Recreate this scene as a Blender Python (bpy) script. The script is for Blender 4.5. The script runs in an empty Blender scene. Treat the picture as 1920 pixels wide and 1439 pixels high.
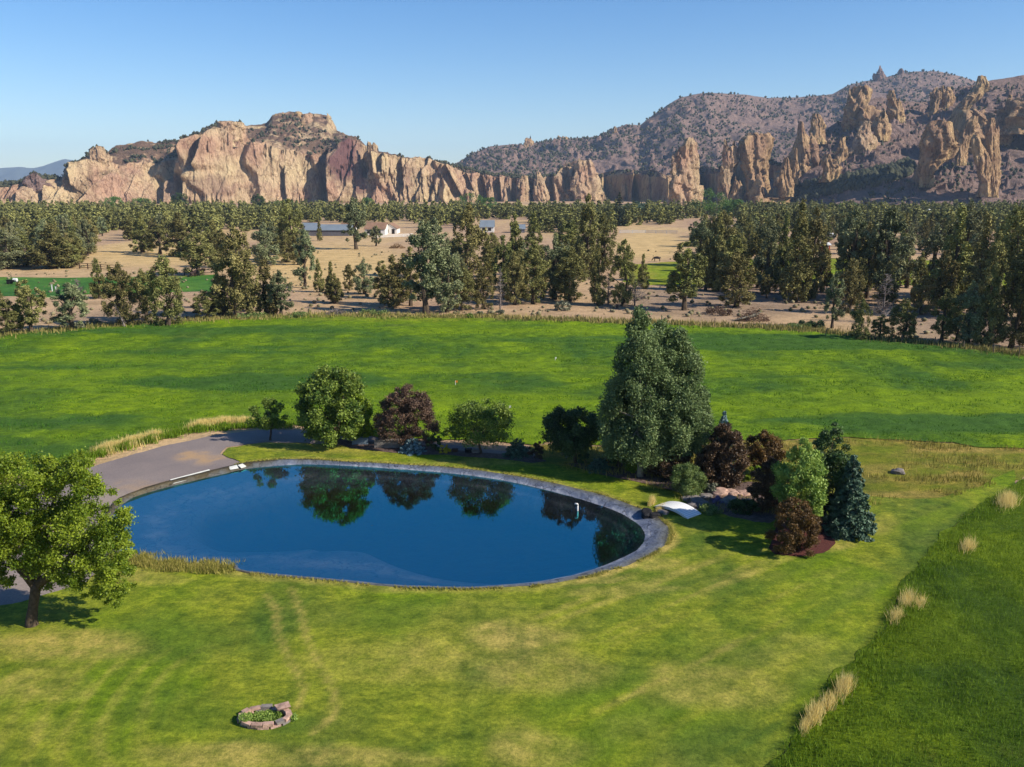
import bpy, math, random
import numpy as np
from math import radians as R, sin, cos, pi
from mathutils import Vector
random.seed(7); rng = np.random.default_rng(11)
S = bpy.context.scene; COL = S.collection

# ------------------------------------------------------------------ camera, sky, sun, exposure
FPX, CX, CY, PIT, CH = 1598.0, 960.0, 719.5, R(12.85), 20.0
cam = bpy.data.objects.new('camera', bpy.data.cameras.new('camera')); COL.objects.link(cam)
cam.location = (0, 0, CH); cam.rotation_euler = (R(90) - PIT, 0, 0)
cam.data.sensor_fit = 'HORIZONTAL'; cam.data.sensor_width = 36.0; cam.data.lens = 36.0 * FPX / 1920.0
cam.data.clip_start = 0.5; cam.data.clip_end = 40000.0
S.camera = cam
SUN_EL, SUN_DIR = R(34), Vector((0.945, -0.33, 0)).normalized()     # direction towards the sun on the ground
world = bpy.data.worlds.new('World'); S.world = world; world.use_nodes = True
wn = world.node_tree.nodes; wl = world.node_tree.links
sky = wn.new('ShaderNodeTexSky'); sky.sky_type = 'NISHITA'; sky.sun_disc = False
sky.sun_elevation = SUN_EL; sky.sun_rotation = math.atan2(SUN_DIR.x, SUN_DIR.y)
sky.altitude = 800; sky.air_density = 1.0; sky.dust_density = 0.6; sky.ozone_density = 2.2
hs = wn.new('ShaderNodeHueSaturation'); hs.inputs['Saturation'].default_value = 1.38; hs.inputs['Hue'].default_value = 0.5075
wl.new(sky.outputs[0], hs.inputs['Color']); wl.new(hs.outputs[0], wn['Background'].inputs['Color'])
wn['Background'].inputs['Strength'].default_value = 0.086
ld = bpy.data.lights.new('sun', 'SUN'); ld.energy = 4.3; ld.angle = R(0.5); ld.color = (1.0, 0.93, 0.80)
sun = bpy.data.objects.new('sun', ld); COL.objects.link(sun)
sv = Vector((SUN_DIR.x * cos(SUN_EL), SUN_DIR.y * cos(SUN_EL), sin(SUN_EL)))
sun.rotation_euler = sv.to_track_quat('Z', 'Y').to_euler()
S.view_settings.view_transform = 'Standard'; S.view_settings.look = 'None'
S.view_settings.exposure = 0.85; S.view_settings.gamma = 1.0
cy = S.cycles; cy.max_bounces = 5; cy.diffuse_bounces = 2; cy.glossy_bounces = 3; cy.transmission_bounces = 2
cy.transparent_max_bounces = 8; cy.volume_bounces = 0; cy.use_denoising = True; cy.caustics_reflective = False; cy.caustics_refractive = False

# ------------------------------------------------------------------ picture measurements -> metres
sP, cP = sin(PIT), cos(PIT)
def G(px, py, z=0.0):
    v = -(py - CY) / FPX; dz = -sP + v * cP; dy = cP + v * sP; t = (z - CH) / dz
    return ((px - CX) / FPX * t, dy * t)
def Zat(py, Y):
    v = -(py - CY) / FPX; return CH + Y * (-sP + v * cP) / (cP + v * sP)
def Xat(px, py, Y):
    v = -(py - CY) / FPX; return Y * (px - CX) / FPX / (cP + v * sP)
def topix(x, y, z):
    dz = z - CH; d = y * cP - dz * sP; u = y * sP + dz * cP
    return CX + FPX * x / d, CY - FPX * u / d
def srgb(r, g, b, k=1.0):
    f = lambda c: ((c / 255 + 0.055) / 1.055) ** 2.4 if c > 10 else c / 255 / 12.92
    return (f(r) * k, f(g) * k, f(b) * k, 1.0)

# ------------------------------------------------------------------ noise
def _h(i, j, k, s):
    n = (i.astype(np.int64) * 374761393 + j.astype(np.int64) * 668265263 + k.astype(np.int64) * 2147483647 + s * 974634777) & 0xffffffff
    n = ((n ^ (n >> 13)) * 1274126177) & 0xffffffff; n = n ^ (n >> 16)
    return (n & 0xffffff) / float(0xffffff)
def vnoise(x, y, z=0.0, s=0):
    x, y, z = np.broadcast_arrays(np.asarray(x, float), np.asarray(y, float), np.asarray(z, float))
    xi, yi, zi = np.floor(x), np.floor(y), np.floor(z); fx, fy, fz = x - xi, y - yi, z - zi
    fx, fy, fz = [f * f * f * (f * (f * 6 - 15) + 10) for f in (fx, fy, fz)]
    o = 0
    for a in (0, 1):
        wa = fx if a else 1 - fx
        for b in (0, 1):
            wb = fy if b else 1 - fy
            for c in (0, 1):
                o = o + wa * wb * (fz if c else 1 - fz) * _h(xi + a, yi + b, zi + c, s)
    return o
def fbm(x, y, z=0.0, o=4, s=0, g=0.5):
    r = 0; a = 1.0; t = 0
    for k in range(o):
        r = r + a * (vnoise(np.asarray(x) * 2**k, np.asarray(y) * 2**k, np.asarray(z) * 2**k, s + k) - 0.5); t += a; a *= g
    return r / t * 2
def sm(a, b, x): t = np.clip((x - a) / (b - a), 0, 1); return t * t * (3 - 2 * t)

# ------------------------------------------------------------------ mesh helpers
def mesh_np(name, V, Fc, m=None, smooth=False, attrs=None):
    V = np.asarray(V, np.float32); Fc = np.asarray(Fc, np.int32); k = Fc.shape[1]
    me = bpy.data.meshes.new(name); me.vertices.add(len(V)); me.vertices.foreach_set('co', V.ravel())
    me.loops.add(Fc.size); me.loops.foreach_set('vertex_index', Fc.ravel())
    me.polygons.add(len(Fc)); me.polygons.foreach_set('loop_start', np.arange(0, Fc.size, k, dtype=np.int32))
    me.polygons.foreach_set('loop_total', np.full(len(Fc), k, np.int32))
    me.update(calc_edges=True)
    if smooth: me.polygons.foreach_set('use_smooth', np.ones(len(Fc), bool))
    for n, a in (attrs or {}).items():
        at = me.attributes.new(n, 'FLOAT', 'POINT'); at.data.foreach_set('value', np.asarray(a, np.float32).ravel())
    if m: me.materials.append(m)
    return me
def obj(name, me, parent=None, loc=None):
    o = bpy.data.objects.new(name, me); COL.objects.link(o)
    if parent: o.parent = parent
    if loc is not None: o.location = loc
    return o
def tag(o, label=None, cat=None, group=None, kind=None):
    if label: o['label'] = label
    if cat: o['category'] = cat
    if group: o['group'] = group
    if kind: o['kind'] = kind
    return o
def thing(name, label, cat, loc=(0, 0, 0), rz=0.0, group=None):
    o = bpy.data.objects.new(name, None); COL.objects.link(o); o.location = loc; o.rotation_euler = (0, 0, rz)
    o.empty_display_size = 0.3
    return tag(o, label, cat, group)
class MB:
    def __init__(s): s.v = []; s.f = []
    def add(s, V, Fc):
        b = len(s.v); s.v += [tuple(map(float, p)) for p in V]; s.f += [tuple(b + i for i in q) for q in Fc]; return s
    def box(s, c, d, rz=0.0, jit=0.0, bev=0.0, rx=0.0):
        x, y, z = [q / 2 for q in d]; P = []
        for k in (-1, 1):
            for (a, b) in ((-1, -1), (1, -1), (1, 1), (-1, 1)):
                p = Vector((a * x + random.uniform(-jit, jit), b * y + random.uniform(-jit, jit), k * z + random.uniform(-jit, jit)))
                if rx: p = Vector((p.x, p.y * cos(rx) - p.z * sin(rx), p.y * sin(rx) + p.z * cos(rx)))
                P.append((c[0] + p.x * cos(rz) - p.y * sin(rz), c[1] + p.x * sin(rz) + p.y * cos(rz), c[2] + p.z))
        return s.add(P, [(3, 2, 1, 0), (4, 5, 6, 7), (0, 1, 5, 4), (1, 2, 6, 5), (2, 3, 7, 6), (3, 0, 4, 7)])
    def tube(s, pts, rad, n=8, cap=True):
        pts = [Vector(p) for p in pts]; V = []; Fc = []; N = len(pts)
        for i, p in enumerate(pts):
            t = (pts[min(i + 1, N - 1)] - pts[max(i - 1, 0)]).normalized()
            a = t.cross(Vector((0.3, 0.9, 0.2))).normalized(); b = t.cross(a)
            for k in range(n):
                w = 2 * pi * k / n; V.append(p + (a * cos(w) + b * sin(w)) * rad[i])
        for i in range(N - 1):
            for k in range(n):
                Fc.append((i * n + k, i * n + (k + 1) % n, (i + 1) * n + (k + 1) % n, (i + 1) * n + k))
        if cap: Fc += [tuple(range(n))[::-1], tuple((N - 1) * n + k for k in range(n))]
        return s.add(V, Fc)
    def build(s, name, m, parent=None, loc=None, smooth=False):
        me = bpy.data.meshes.new(name); me.from_pydata(s.v, [], s.f); me.update()
        if smooth: me.polygons.foreach_set('use_smooth', np.ones(len(me.polygons), bool))
        me.materials.append(m); return obj(name, me, parent, loc)

# ------------------------------------------------------------------ materials
def newmat(name):
    m = bpy.data.materials.new(name); m.use_nodes = True; nt = m.node_tree
    return m, nt, nt.nodes['Principled BSDF']
def nd(nt, t, **kw):
    n = nt.nodes.new(t)
    for k, v in kw.items():
        if k in n.inputs: n.inputs[k].default_value = v
        else: setattr(n, k, v)
    return n
def coords(nt, kind='Object', scale=(1, 1, 1), rot=(0, 0, 0)):
    tc = nd(nt, 'ShaderNodeTexCoord'); mp = nd(nt, 'ShaderNodeMapping'); nt.links.new(tc.outputs[kind], mp.inputs[0])
    mp.inputs['Scale'].default_value = scale; mp.inputs['Rotation'].default_value = rot; return mp.outputs[0]
def noise(nt, vec, scale, detail=4, rough=0.55):
    n = nd(nt, 'ShaderNodeTexNoise', Scale=scale, Detail=detail, Roughness=rough); nt.links.new(vec, n.inputs['Vector']); return n.outputs['Fac']
def ramp(nt, fac, stops):
    r = nd(nt, 'ShaderNodeValToRGB'); cr = r.color_ramp
    while len(cr.elements) < len(stops): cr.elements.new(0.5)
    for e, (p, c) in zip(cr.elements, stops): e.position = p; e.color = c
    nt.links.new(fac, r.inputs[0]); return r.outputs[0]
def mixc(nt, fac, a, b, mode='MIX'):
    m = nd(nt, 'ShaderNodeMix', data_type='RGBA', blend_type=mode)
    for i, x in ((0, fac), (6, a), (7, b)):
        if isinstance(x, (int, float, tuple)): m.inputs[i].default_value = x
        else: nt.links.new(x, m.inputs[i])
    return m.outputs[2]
def attr(nt, n): a = nd(nt, 'ShaderNodeAttribute', attribute_name=n); return a.outputs['Fac']
def bump(nt, h, bs, strength=0.5, dist=0.1):
    b = nd(nt, 'ShaderNodeBump', Strength=strength, Distance=dist); nt.links.new(h, b.inputs['Height']); nt.links.new(b.outputs[0], bs.inputs['Normal']); return b
def plain(name, col, rough=0.8, var=0.15, scale=3.0, bstr=0.3, bdist=0.03, spec=0.3):
    m, nt, bs = newmat(name); v = coords(nt); f = noise(nt, v, scale)
    d = tuple(c * (1 - var * 2) for c in col[:3]) + (1,); l = tuple(min(1, c * (1 + var)) for c in col[:3]) + (1,)
    nt.links.new(ramp(nt, f, [(0.3, d), (0.7, l)]), bs.inputs['Base Color'])
    bs.inputs['Roughness'].default_value = rough; bs.inputs['Specular IOR Level'].default_value = spec
    if bstr: bump(nt, noise(nt, v, scale * 6), bs, bstr, bdist)
    return m
def leafmat(name, dark, light, trans=0.25, rough=0.55, spec=0.3, objvar=0.0):
    m, nt, bs = newmat(name)
    c = ramp(nt, attr(nt, 'tint'), [(0.0, dark), (1.0, light)])
    if objvar:
        oi = nd(nt, 'ShaderNodeObjectInfo')
        hv = nd(nt, 'ShaderNodeHueSaturation'); nt.links.new(c, hv.inputs['Color'])
        mr = nd(nt, 'ShaderNodeMapRange'); mr.inputs[3].default_value = 1 - objvar; mr.inputs[4].default_value = 1 + objvar
        nt.links.new(oi.outputs['Random'], mr.inputs[0]); nt.links.new(mr.outputs[0], hv.inputs['Value'])
        m2 = nd(nt, 'ShaderNodeMapRange'); m2.inputs[3].default_value = 0.482; m2.inputs[4].default_value = 0.535
        sn = nd(nt, 'ShaderNodeMath', operation='FRACT'); ml = nd(nt, 'ShaderNodeMath', operation='MULTIPLY'); ml.inputs[1].default_value = 17.31
        nt.links.new(oi.outputs['Random'], ml.inputs[0]); nt.links.new(ml.outputs[0], sn.inputs[0]); nt.links.new(sn.outputs[0], m2.inputs[0]); nt.links.new(m2.outputs[0], hv.inputs['Hue'])
        c = hv.outputs[0]
    nt.links.new(c, bs.inputs['Base Color']); bs.inputs['Roughness'].default_value = rough; bs.inputs['Specular IOR Level'].default_value = spec
    if trans:
        tr = nd(nt, 'ShaderNodeBsdfTranslucent'); nt.links.new(mixc(nt, 0.5, c, (0.5, 0.7, 0.05, 1), 'MULTIPLY') if 0 else c, tr.inputs['Color'])
        mx = nd(nt, 'ShaderNodeMixShader'); mx.inputs[0].default_value = trans
        nt.links.new(bs.outputs[0], mx.inputs[1]); nt.links.new(tr.outputs[0], mx.inputs[2]); nt.links.new(mx.outputs[0], nt.nodes['Material Output'].inputs[0])
    return m
K = 0.62
def rockmat(name, a, b, c, purple, soil, lum=1.0):
    """layered volcanic tuff: stretched vertical streaks, pink and tan patches, soil where the face lies back"""
    m, nt, bs = newmat(name); v = coords(nt, 'Object')
    vs = coords(nt, 'Object', (1, 1, 0.28))
    big = noise(nt, v, 0.018, 5); mid = noise(nt, vs, 0.09, 8, 0.65); fine = noise(nt, vs, 0.45, 6, 0.7)
    c1 = ramp(nt, big, [(0.36, b), (0.5, a), (0.64, c)])
    c2 = mixc(nt, 1.0, c1, ramp(nt, mid, [(0.3, (0.55, 0.5, 0.5, 1)), (0.52, (1, 1, 1, 1)), (0.75, (1.15, 1.1, 1.02, 1))]), 'MULTIPLY')
    c3 = mixc(nt, 1.0, c2, ramp(nt, fine, [(0.3, (0.68, 0.66, 0.65, 1)), (0.55, (1.05, 1.05, 1.05, 1))]), 'MULTIPLY')
    ck = nd(nt, 'ShaderNodeTexVoronoi', Scale=0.055); ck.feature = 'DISTANCE_TO_EDGE'; dv = nd(nt, 'ShaderNodeVectorMath', operation='MULTIPLY_ADD'); nz = nd(nt, 'ShaderNodeTexNoise', Scale=0.05, Detail=5)
    nt.links.new(v, nz.inputs['Vector']); nt.links.new(nz.outputs['Color'], dv.inputs[0]); dv.inputs[1].default_value = (26, 26, 60); nt.links.new(vs, dv.inputs[2]); nt.links.new(dv.outputs[0], ck.inputs['Vector'])
    c3 = mixc(nt, 1.0, c3, ramp(nt, ck.outputs['Distance'], [(0.0, (0.50, 0.44, 0.42, 1)), (0.05, (1, 1, 1, 1))]), 'MULTIPLY')
    c4 = mixc(nt, attr(nt, 'purple'), c3, mixc(nt, 1.0, purple, ramp(nt, mid, [(0.3, (0.7, 0.7, 0.7, 1)), (0.7, (1.15, 1.1, 1.1, 1))]), 'MULTIPLY'))
    sn = noise(nt, v, 0.12, 8, 0.7)
    c5 = mixc(nt, attr(nt, 'soil'), c4, mixc(nt, 1.0, soil, ramp(nt, sn, [(0.3, (0.62, 0.64, 0.6, 1)), (0.7, (1.2, 1.15, 1.1, 1))]), 'MULTIPLY'))
    nt.links.new(c5, bs.inputs['Base Color']); bs.inputs['Roughness'].default_value = 0.95; bs.inputs['Specular IOR Level'].default_value = 0.1
    ad = nd(nt, 'ShaderNodeMath', operation='ADD'); nt.links.new(mid, ad.inputs[0]); nt.links.new(fine, ad.inputs[1])
    bump(nt, ad.outputs[0], bs, 1.0, 5.0)
    return m

# ------------------------------------------------------------------ flat sheets with shaped edges
def smooth_closed(P, n):
    P = np.array(P, float); N = len(P); out = []
    per = max(1, n // N)
    for i in range(N):
        p0, p1, p2, p3 = P[i - 1], P[i], P[(i + 1) % N], P[(i + 2) % N]
        for k in range(per):
            t = k / per
            out.append(0.5 * ((2 * p1) + (p2 - p0) * t + (2 * p0 - 5 * p1 + 4 * p2 - p3) * t**2 + (-p0 + 3 * p1 - 3 * p2 + p3) * t**3))
    return np.array(out)
def sdf(X, Y, P):
    """signed distance to polygon, positive inside, and the nearest boundary point"""
    P = np.asarray(P, float); Q = np.roll(P, -1, 0); best = np.full(X.shape, 1e9); nx = X.copy(); ny = Y.copy(); ins = np.zeros(X.shape, bool)
    for (ax, ay), (bx, by) in zip(P, Q):
        dx, dy = bx - ax, by - ay; L = dx * dx + dy * dy + 1e-12
        t = np.clip(((X - ax) * dx + (Y - ay) * dy) / L, 0, 1); qx, qy = ax + t * dx, ay + t * dy
        d = (X - qx)**2 + (Y - qy)**2; w = d < best; best = np.where(w, d, best); nx = np.where(w, qx, nx); ny = np.where(w, qy, ny)
        if ay != by:
            c = ((ay > Y) != (by > Y)) & (X < (bx - ax) * (Y - ay) / (by - ay) + ax); ins ^= c
    d = np.sqrt(best); return np.where(ins, d, -d), nx, ny
def sheet(name, poly, z, cell, m, hole=None, zf=None, af=None, box=None, edge=0.0):
    """a sheet over a polygon in metres; edge vertices snapped to the outline"""
    poly = np.asarray(poly, float)
    x0, y0 = poly.min(0) - cell; x1, y1 = poly.max(0) + cell
    if box: x0, y0, x1, y1 = max(x0, box[0]), max(y0, box[1]), min(x1, box[2]), min(y1, box[3])
    nx = int((x1 - x0) / cell) + 2; ny = int((y1 - y0) / cell) + 2
    X, Y = np.meshgrid(x0 + np.arange(nx) * cell, y0 + np.arange(ny) * cell)
    if edge: 
        wx = fbm(X / 1.7, Y / 1.7, 3.1, 3, 5) * edge; wy = fbm(X / 1.7, Y / 1.7, 9.1, 3, 9) * edge
    else: wx = wy = 0
    d, qx, qy = sdf(X + wx, Y + wy, poly)
    qx, qy = qx - wx, qy - wy
    if hole is not None:
        d2, hx, hy = sdf(X, Y, hole); d2 = -d2; w = d2 < d; d = np.where(w, d2, d); qx = np.where(w, hx, qx); qy = np.where(w, hy, qy)
    ctr = (d[:-1, :-1] + d[1:, :-1] + d[:-1, 1:] + d[1:, 1:]) / 4 > 0
    idx = np.arange(nx * ny).reshape(ny, nx)
    a, b, c, e = idx[:-1, :-1][ctr], idx[:-1, 1:][ctr], idx[1:, 1:][ctr], idx[1:, :-1][ctr]
    Fc = np.stack([a, b, c, e], 1)
    full = np.zeros((ny + 1, nx + 1), int); full[1:-1, 1:-1] = ctr
    cnt = full[:-1, :-1] + full[1:, :-1] + full[:-1, 1:] + full[1:, 1:]
    snap = (cnt > 0) & (cnt < 4) & (np.abs(d) < cell * 1.6)
    X = np.where(snap, qx, X); Y = np.where(snap, qy, Y)
    Z = np.full(X.shape, float(z)); D = np.where(snap, 0, np.maximum(d, 0))
    if zf: Z = Z + zf(X, Y, D)
    used = np.unique(Fc); rm = -np.ones(nx * ny, int); rm[used] = np.arange(len(used))
    V = np.stack([X.ravel(), Y.ravel(), Z.ravel()], 1)[used]
    at = {k: f.ravel()[used] for k, f in (af(X, Y) if af else {}).items()}
    me = mesh_np(name, V, rm[Fc], m, True, at)
    return obj(name, me)
def PXY(pts, z=0.0): return np.array([G(x, y, z) for x, y in pts])
def ell(px, py, cx, cy, rx, ry, ang=0.0, soft=0.6):
    dx, dy = px - cx, py - cy; c, s = cos(ang), sin(ang); u = (dx * c + dy * s) / rx; v = (-dx * s + dy * c) / ry
    return sm(1.0, 1.0 - soft, np.sqrt(u * u + v * v))
def polyd(X, Y, P):
    best = np.full(X.shape, 1e9)
    for (ax, ay), (bx, by) in zip(P[:-1], P[1:]):
        dx, dy = bx - ax, by - ay; t = np.clip(((X - ax) * dx + (Y - ay) * dy) / (dx * dx + dy * dy), 0, 1)
        best = np.minimum(best, (X - ax - t * dx)**2 + (Y - ay - t * dy)**2)
    return np.sqrt(best)
# ================================================================== GROUND
rim_px = [(222,938),(262,920),(330,900),(400,883),(465,869),(560,863),(640,867),(740,872),(850,879),(950,892),(1040,909),(1120,928),(1180,948),(1225,968),(1250,990),(1252,1012),(1230,1036),(1180,1060),(1110,1080),(1030,1096),(950,1103),(860,1106),(760,1103),(640,1093),(520,1082),(452,1074),(430,1064),(370,1062),(300,1058),(240,1050),(205,1030),(190,1000),(200,965)]
wat_px = [(236,940),(272,925),(335,908),(400,893),(465,879),(560,871),(640,873),(740,879),(850,888),(945,901),(1030,920),(1100,939),(1155,958),(1190,977),(1208,995),(1210,1012),(1196,1032),(1155,1053),(1095,1074),(1020,1090),(945,1098),(860,1102),(760,1099),(640,1089),(520,1078),(455,1070),(436,1060),(375,1057),(305,1052),(245,1044),(214,1024),(203,1000),(212,968)]
WZ = -0.22
rimP = smooth_closed(PXY(rim_px), 396); watP = smooth_closed(PXY(wat_px, WZ), 396)
pc = rimP.mean(0)
_t = np.arange(len(rimP)) * 2 * pi / len(rimP); _r = (rimP - pc) / np.linalg.norm(rimP - pc, axis=1)[:, None]
rimP = rimP + _r * (0.10 * fbm(9 * np.cos(_t), 9 * np.sin(_t), 0, 4, 6))[:, None]; watP = watP + _r * (0.05 * fbm(12 * np.cos(_t), 12 * np.sin(_t), 3, 3, 7) - .03)[:, None]
def grassmat(name, base, dry, lush, dark, sc=1.0, bd=0.05, bs_=0.6):
    m, nt, bs = newmat(name); v = coords(nt, 'Object'); va = coords(nt, 'Object', (1, 0.55, 1), (0, 0, 0.2))
    n1 = noise(nt, va, 0.12 * sc, 5, 0.6); n2 = noise(nt, v, 0.9 * sc, 6, 0.65); n3 = noise(nt, v, 7 * sc, 5, 0.7); n4 = noise(nt, v, 26 * sc, 3, 0.7)
    c = ramp(nt, n1, [(0.38, dark), (0.5, base), (0.62, lush)])
    n5 = noise(nt, coords(nt, 'Object', (.55, 1, 1)), 1.9 * sc, 4, .75); c = mixc(nt, 1.0, c, ramp(nt, n5, [(0.36, (0.62, 0.70, 0.62, 1)), (0.62, (1.25, 1.2, 1.15, 1))]), 'MULTIPLY')
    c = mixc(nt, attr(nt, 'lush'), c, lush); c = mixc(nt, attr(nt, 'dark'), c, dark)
    md = nd(nt, 'ShaderNodeMath', operation='MULTIPLY'); nt.links.new(attr(nt, 'dry'), md.inputs[0])
    nt.links.new(ramp(nt, n2, [(0.3, (0.35, 0.35, 0.35, 1)), (0.62, (1, 1, 1, 1))]), md.inputs[1])
    c = mixc(nt, md.outputs[0], c, dry)
    c = mixc(nt, 1.0, c, ramp(nt, n2, [(0.3, (0.64, 0.70, 0.6, 1)), (0.68, (1.25, 1.2, 1.1, 1))]), 'MULTIPLY')
    c = mixc(nt, 1.0, c, ramp(nt, n3, [(0.32, (0.58, 0.64, 0.55, 1)), (0.66, (1.32, 1.26, 1.2, 1))]), 'MULTIPLY')
    c = mixc(nt, 1.0, c, ramp(nt, n4, [(0.3, (0.8, 0.82, 0.8, 1)), (0.7, (1.15, 1.15, 1.1, 1))]), 'MULTIPLY')
    nt.links.new(c, bs.inputs['Base Color']); bs.inputs['Roughness'].default_value = 0.9; bs.inputs['Specular IOR Level'].default_value = 0.12
    ad = nd(nt, 'ShaderNodeMath', operation='ADD'); nt.links.new(n3, ad.inputs[0]); nt.links.new(n4, ad.inputs[1])
    bump(nt, ad.outputs[0], bs, bs_, bd); return m
M_lawn = grassmat('mown_grass', srgb(150,158,50,.66), srgb(202,180,106,.66), srgb(126,152,30,K), srgb(98,124,44,K))
M_field = grassmat('alfalfa', srgb(116,150,34,K), srgb(166,166,66,K), srgb(142,172,28,K), srgb(84,124,48,K), 0.8, 0.12, 0.9)
M_tall = grassmat('tall_grass', srgb(120,150,30,K), srgb(170,150,80,K), srgb(140,166,30,K), srgb(92,124,38,K), 1.3, 0.15, 1.0)
M_rough = grassmat('rough_pasture', srgb(158,154,56,K), srgb(206,178,104,K), srgb(138,152,44,K), srgb(118,126,52,K), 1.0, 0.12, 0.9)
M_past = grassmat('pasture', srgb(84,136,60,K), srgb(190,170,100,K), srgb(110,152,60,K), srgb(64,112,50,K), 0.4)
M_pasty = grassmat('yellow_pasture', srgb(156,164,44,K), srgb(206,174,104,K), srgb(150,170,36,K), srgb(132,140,48,K), 0.4)

def soilmat():
    m, nt, bs = newmat('dry_soil'); v = coords(nt, 'Object'); vv = coords(nt, 'Object', (1, 0.35, 1))
    n1 = noise(nt, vv, 0.02, 6, 0.6); n2 = noise(nt, v, 0.22, 7, 0.7); n3 = noise(nt, v, 1.6, 6, 0.7)
    c = ramp(nt, n1, [(0.38, srgb(190,156,132,.7)), (0.5, srgb(212,178,142,.7)), (0.62, srgb(224,190,142,.7))])
    c = mixc(nt, attr(nt, 'gold'), c, srgb(228,194,138,.72)); c = mixc(nt, attr(nt, 'grey'), c, srgb(166,144,130,K))
    c = mixc(nt, 1.0, c, ramp(nt, n2, [(0.3, (0.62, 0.62, 0.58, 1)), (0.55, (1, 1, 1, 1)), (0.75, (1.12, 1.1, 1.05, 1))]), 'MULTIPLY')
    c = mixc(nt, 1.0, c, ramp(nt, n3, [(0.3, (0.75, 0.76, 0.72, 1)), (0.65, (1.1, 1.08, 1.05, 1))]), 'MULTIPLY')
    nt.links.new(c, bs.inputs['Base Color']); bs.inputs['Roughness'].default_value = 0.95; bs.inputs['Specular IOR Level'].default_value = 0.1
    bump(nt, n3, bs, 0.8, 0.25); return m
M_soil = soilmat()
def gravelmat():
    m, nt, bs = newmat('gravel'); v = coords(nt, 'Object')
    n1 = noise(nt, v, 0.16, 5); n3 = noise(nt, v, 9, 6, 0.75); vo = nd(nt, 'ShaderNodeTexVoronoi', Scale=28.0); nt.links.new(v, vo.inputs['Vector'])
    c = ramp(nt, n1, [(0.35, srgb(146,132,128,K)), (0.55, srgb(164,148,140,K)), (0.7, srgb(178,160,144,K))])
    c = mixc(nt, attr(nt, 'dry'), c, srgb(206,168,122,K))
    c = mixc(nt, 1.0, c, ramp(nt, n3, [(0.3, (0.7, 0.7, 0.7, 1)), (0.65, (1.12, 1.1, 1.08, 1))]), 'MULTIPLY')
    nt.links.new(c, bs.inputs['Base Color']); bs.inputs['Roughness'].default_value = 0.95; bump(nt, vo.outputs[0], bs, 0.35, 0.03); return m
M_gravel = gravelmat()

# the ground: a wide outer frame and a finer inner part with the pond cut out
def ground_obj():
    bx = (-150.0, 8.0, 190.0, 560.0); C = 2.0
    nx = int((bx[2] - bx[0]) / C) + 1; ny = int((bx[3] - bx[1]) / C) + 1
    X, Y = np.meshgrid(bx[0] + np.arange(nx) * C, bx[1] + np.arange(ny) * C)
    hb = (rimP[:, 0].min() - 3, rimP[:, 1].min() - 3, rimP[:, 0].max() + 3, rimP[:, 1].max() + 3)
    cxs, cys = X[:-1, :-1] + 1, Y[:-1, :-1] + 1
    keep = ~((cxs > hb[0]) & (cxs < hb[2]) & (cys > hb[1]) & (cys < hb[3]))
    idx = np.arange(nx * ny).reshape(ny, nx)
    Fc = np.stack([idx[:-1, :-1][keep], idx[:-1, 1:][keep], idx[1:, 1:][keep], idx[1:, :-1][keep]], 1)
    Z = np.zeros(X.shape)
    V = np.stack([X.ravel(), Y.ravel(), Z.ravel()], 1)
    kx = cxs[~keep]; ky = cys[~keep]; hx0, hx1, hy0, hy1 = kx.min() - 1, kx.max() + 1, ky.min() - 1, ky.max() + 1
    # ring joining the square opening and the pond rim
    n = len(rimP); sq = []
    inner = rimP + (rimP - pc) / np.linalg.norm(rimP - pc, axis=1)[:, None] * 0.05
    for p in inner:
        d = p - pc; ts = []
        for c0, c1, ax in ((hx0, hx1, 0), (hy0, hy1, 1)):
            if abs(d[ax]) > 1e-6: ts.append(((c1 if d[ax] > 0 else c0) - pc[ax]) / d[ax])
        sq.append(pc + d * min(ts))
    b = len(V); V = np.vstack([V, np.column_stack([inner, np.zeros(n)]), np.column_stack([np.array(sq), np.zeros(n)])])
    i = np.arange(n); j = (i + 1) % n
    F2 = np.stack([b + i, b + n + i, b + n + j, b + j], 1)
    # corners of the opening
    o = [(-12500, -1800), (12500, -1800), (12500, 13800), (-12500, 13800)]; q = [(bx[0], bx[1]), (X[0, -1], bx[1]), (X[0, -1], Y[-1, 0]), (bx[0], Y[-1, 0])]
    b2 = len(V); V = np.vstack([V, [(x, y, 0) for x, y in o], [(x, y, 0) for x, y in q], [(hx0, hy0, -.01), (hx1, hy0, -.01), (hx1, hy1, -.01), (hx0, hy1, -.01)]])
    F3 = [(b2 + k, b2 + (k + 1) % 4, b2 + 4 + (k + 1) % 4, b2 + 4 + k) for k in range(4)]
    px, py = topix(V[:, 0], np.maximum(V[:, 1], 5), V[:, 2])
    gold = np.maximum.reduce([ell(px, py, 600, 500, 240, 60), ell(px, py, 1215, 462, 100, 40), ell(px, py, 300, 475, 190, 35), 0.5 * ell(px, py, 470, 440, 200, 20)])
    grey = np.maximum.reduce([0.7 * ell(px, py, 1350, 565, 300, 45), 0.6 * ell(px, py, 1800, 620, 260, 60), 0.5 * ell(px, py, 300, 600, 300, 30)])
    return obj('ground', mesh_np('ground', V, np.vstack([Fc, F2, F3]), M_soil, True, {'gold': gold, 'grey': grey}))
tag(ground_obj(), kind='structure')

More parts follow.
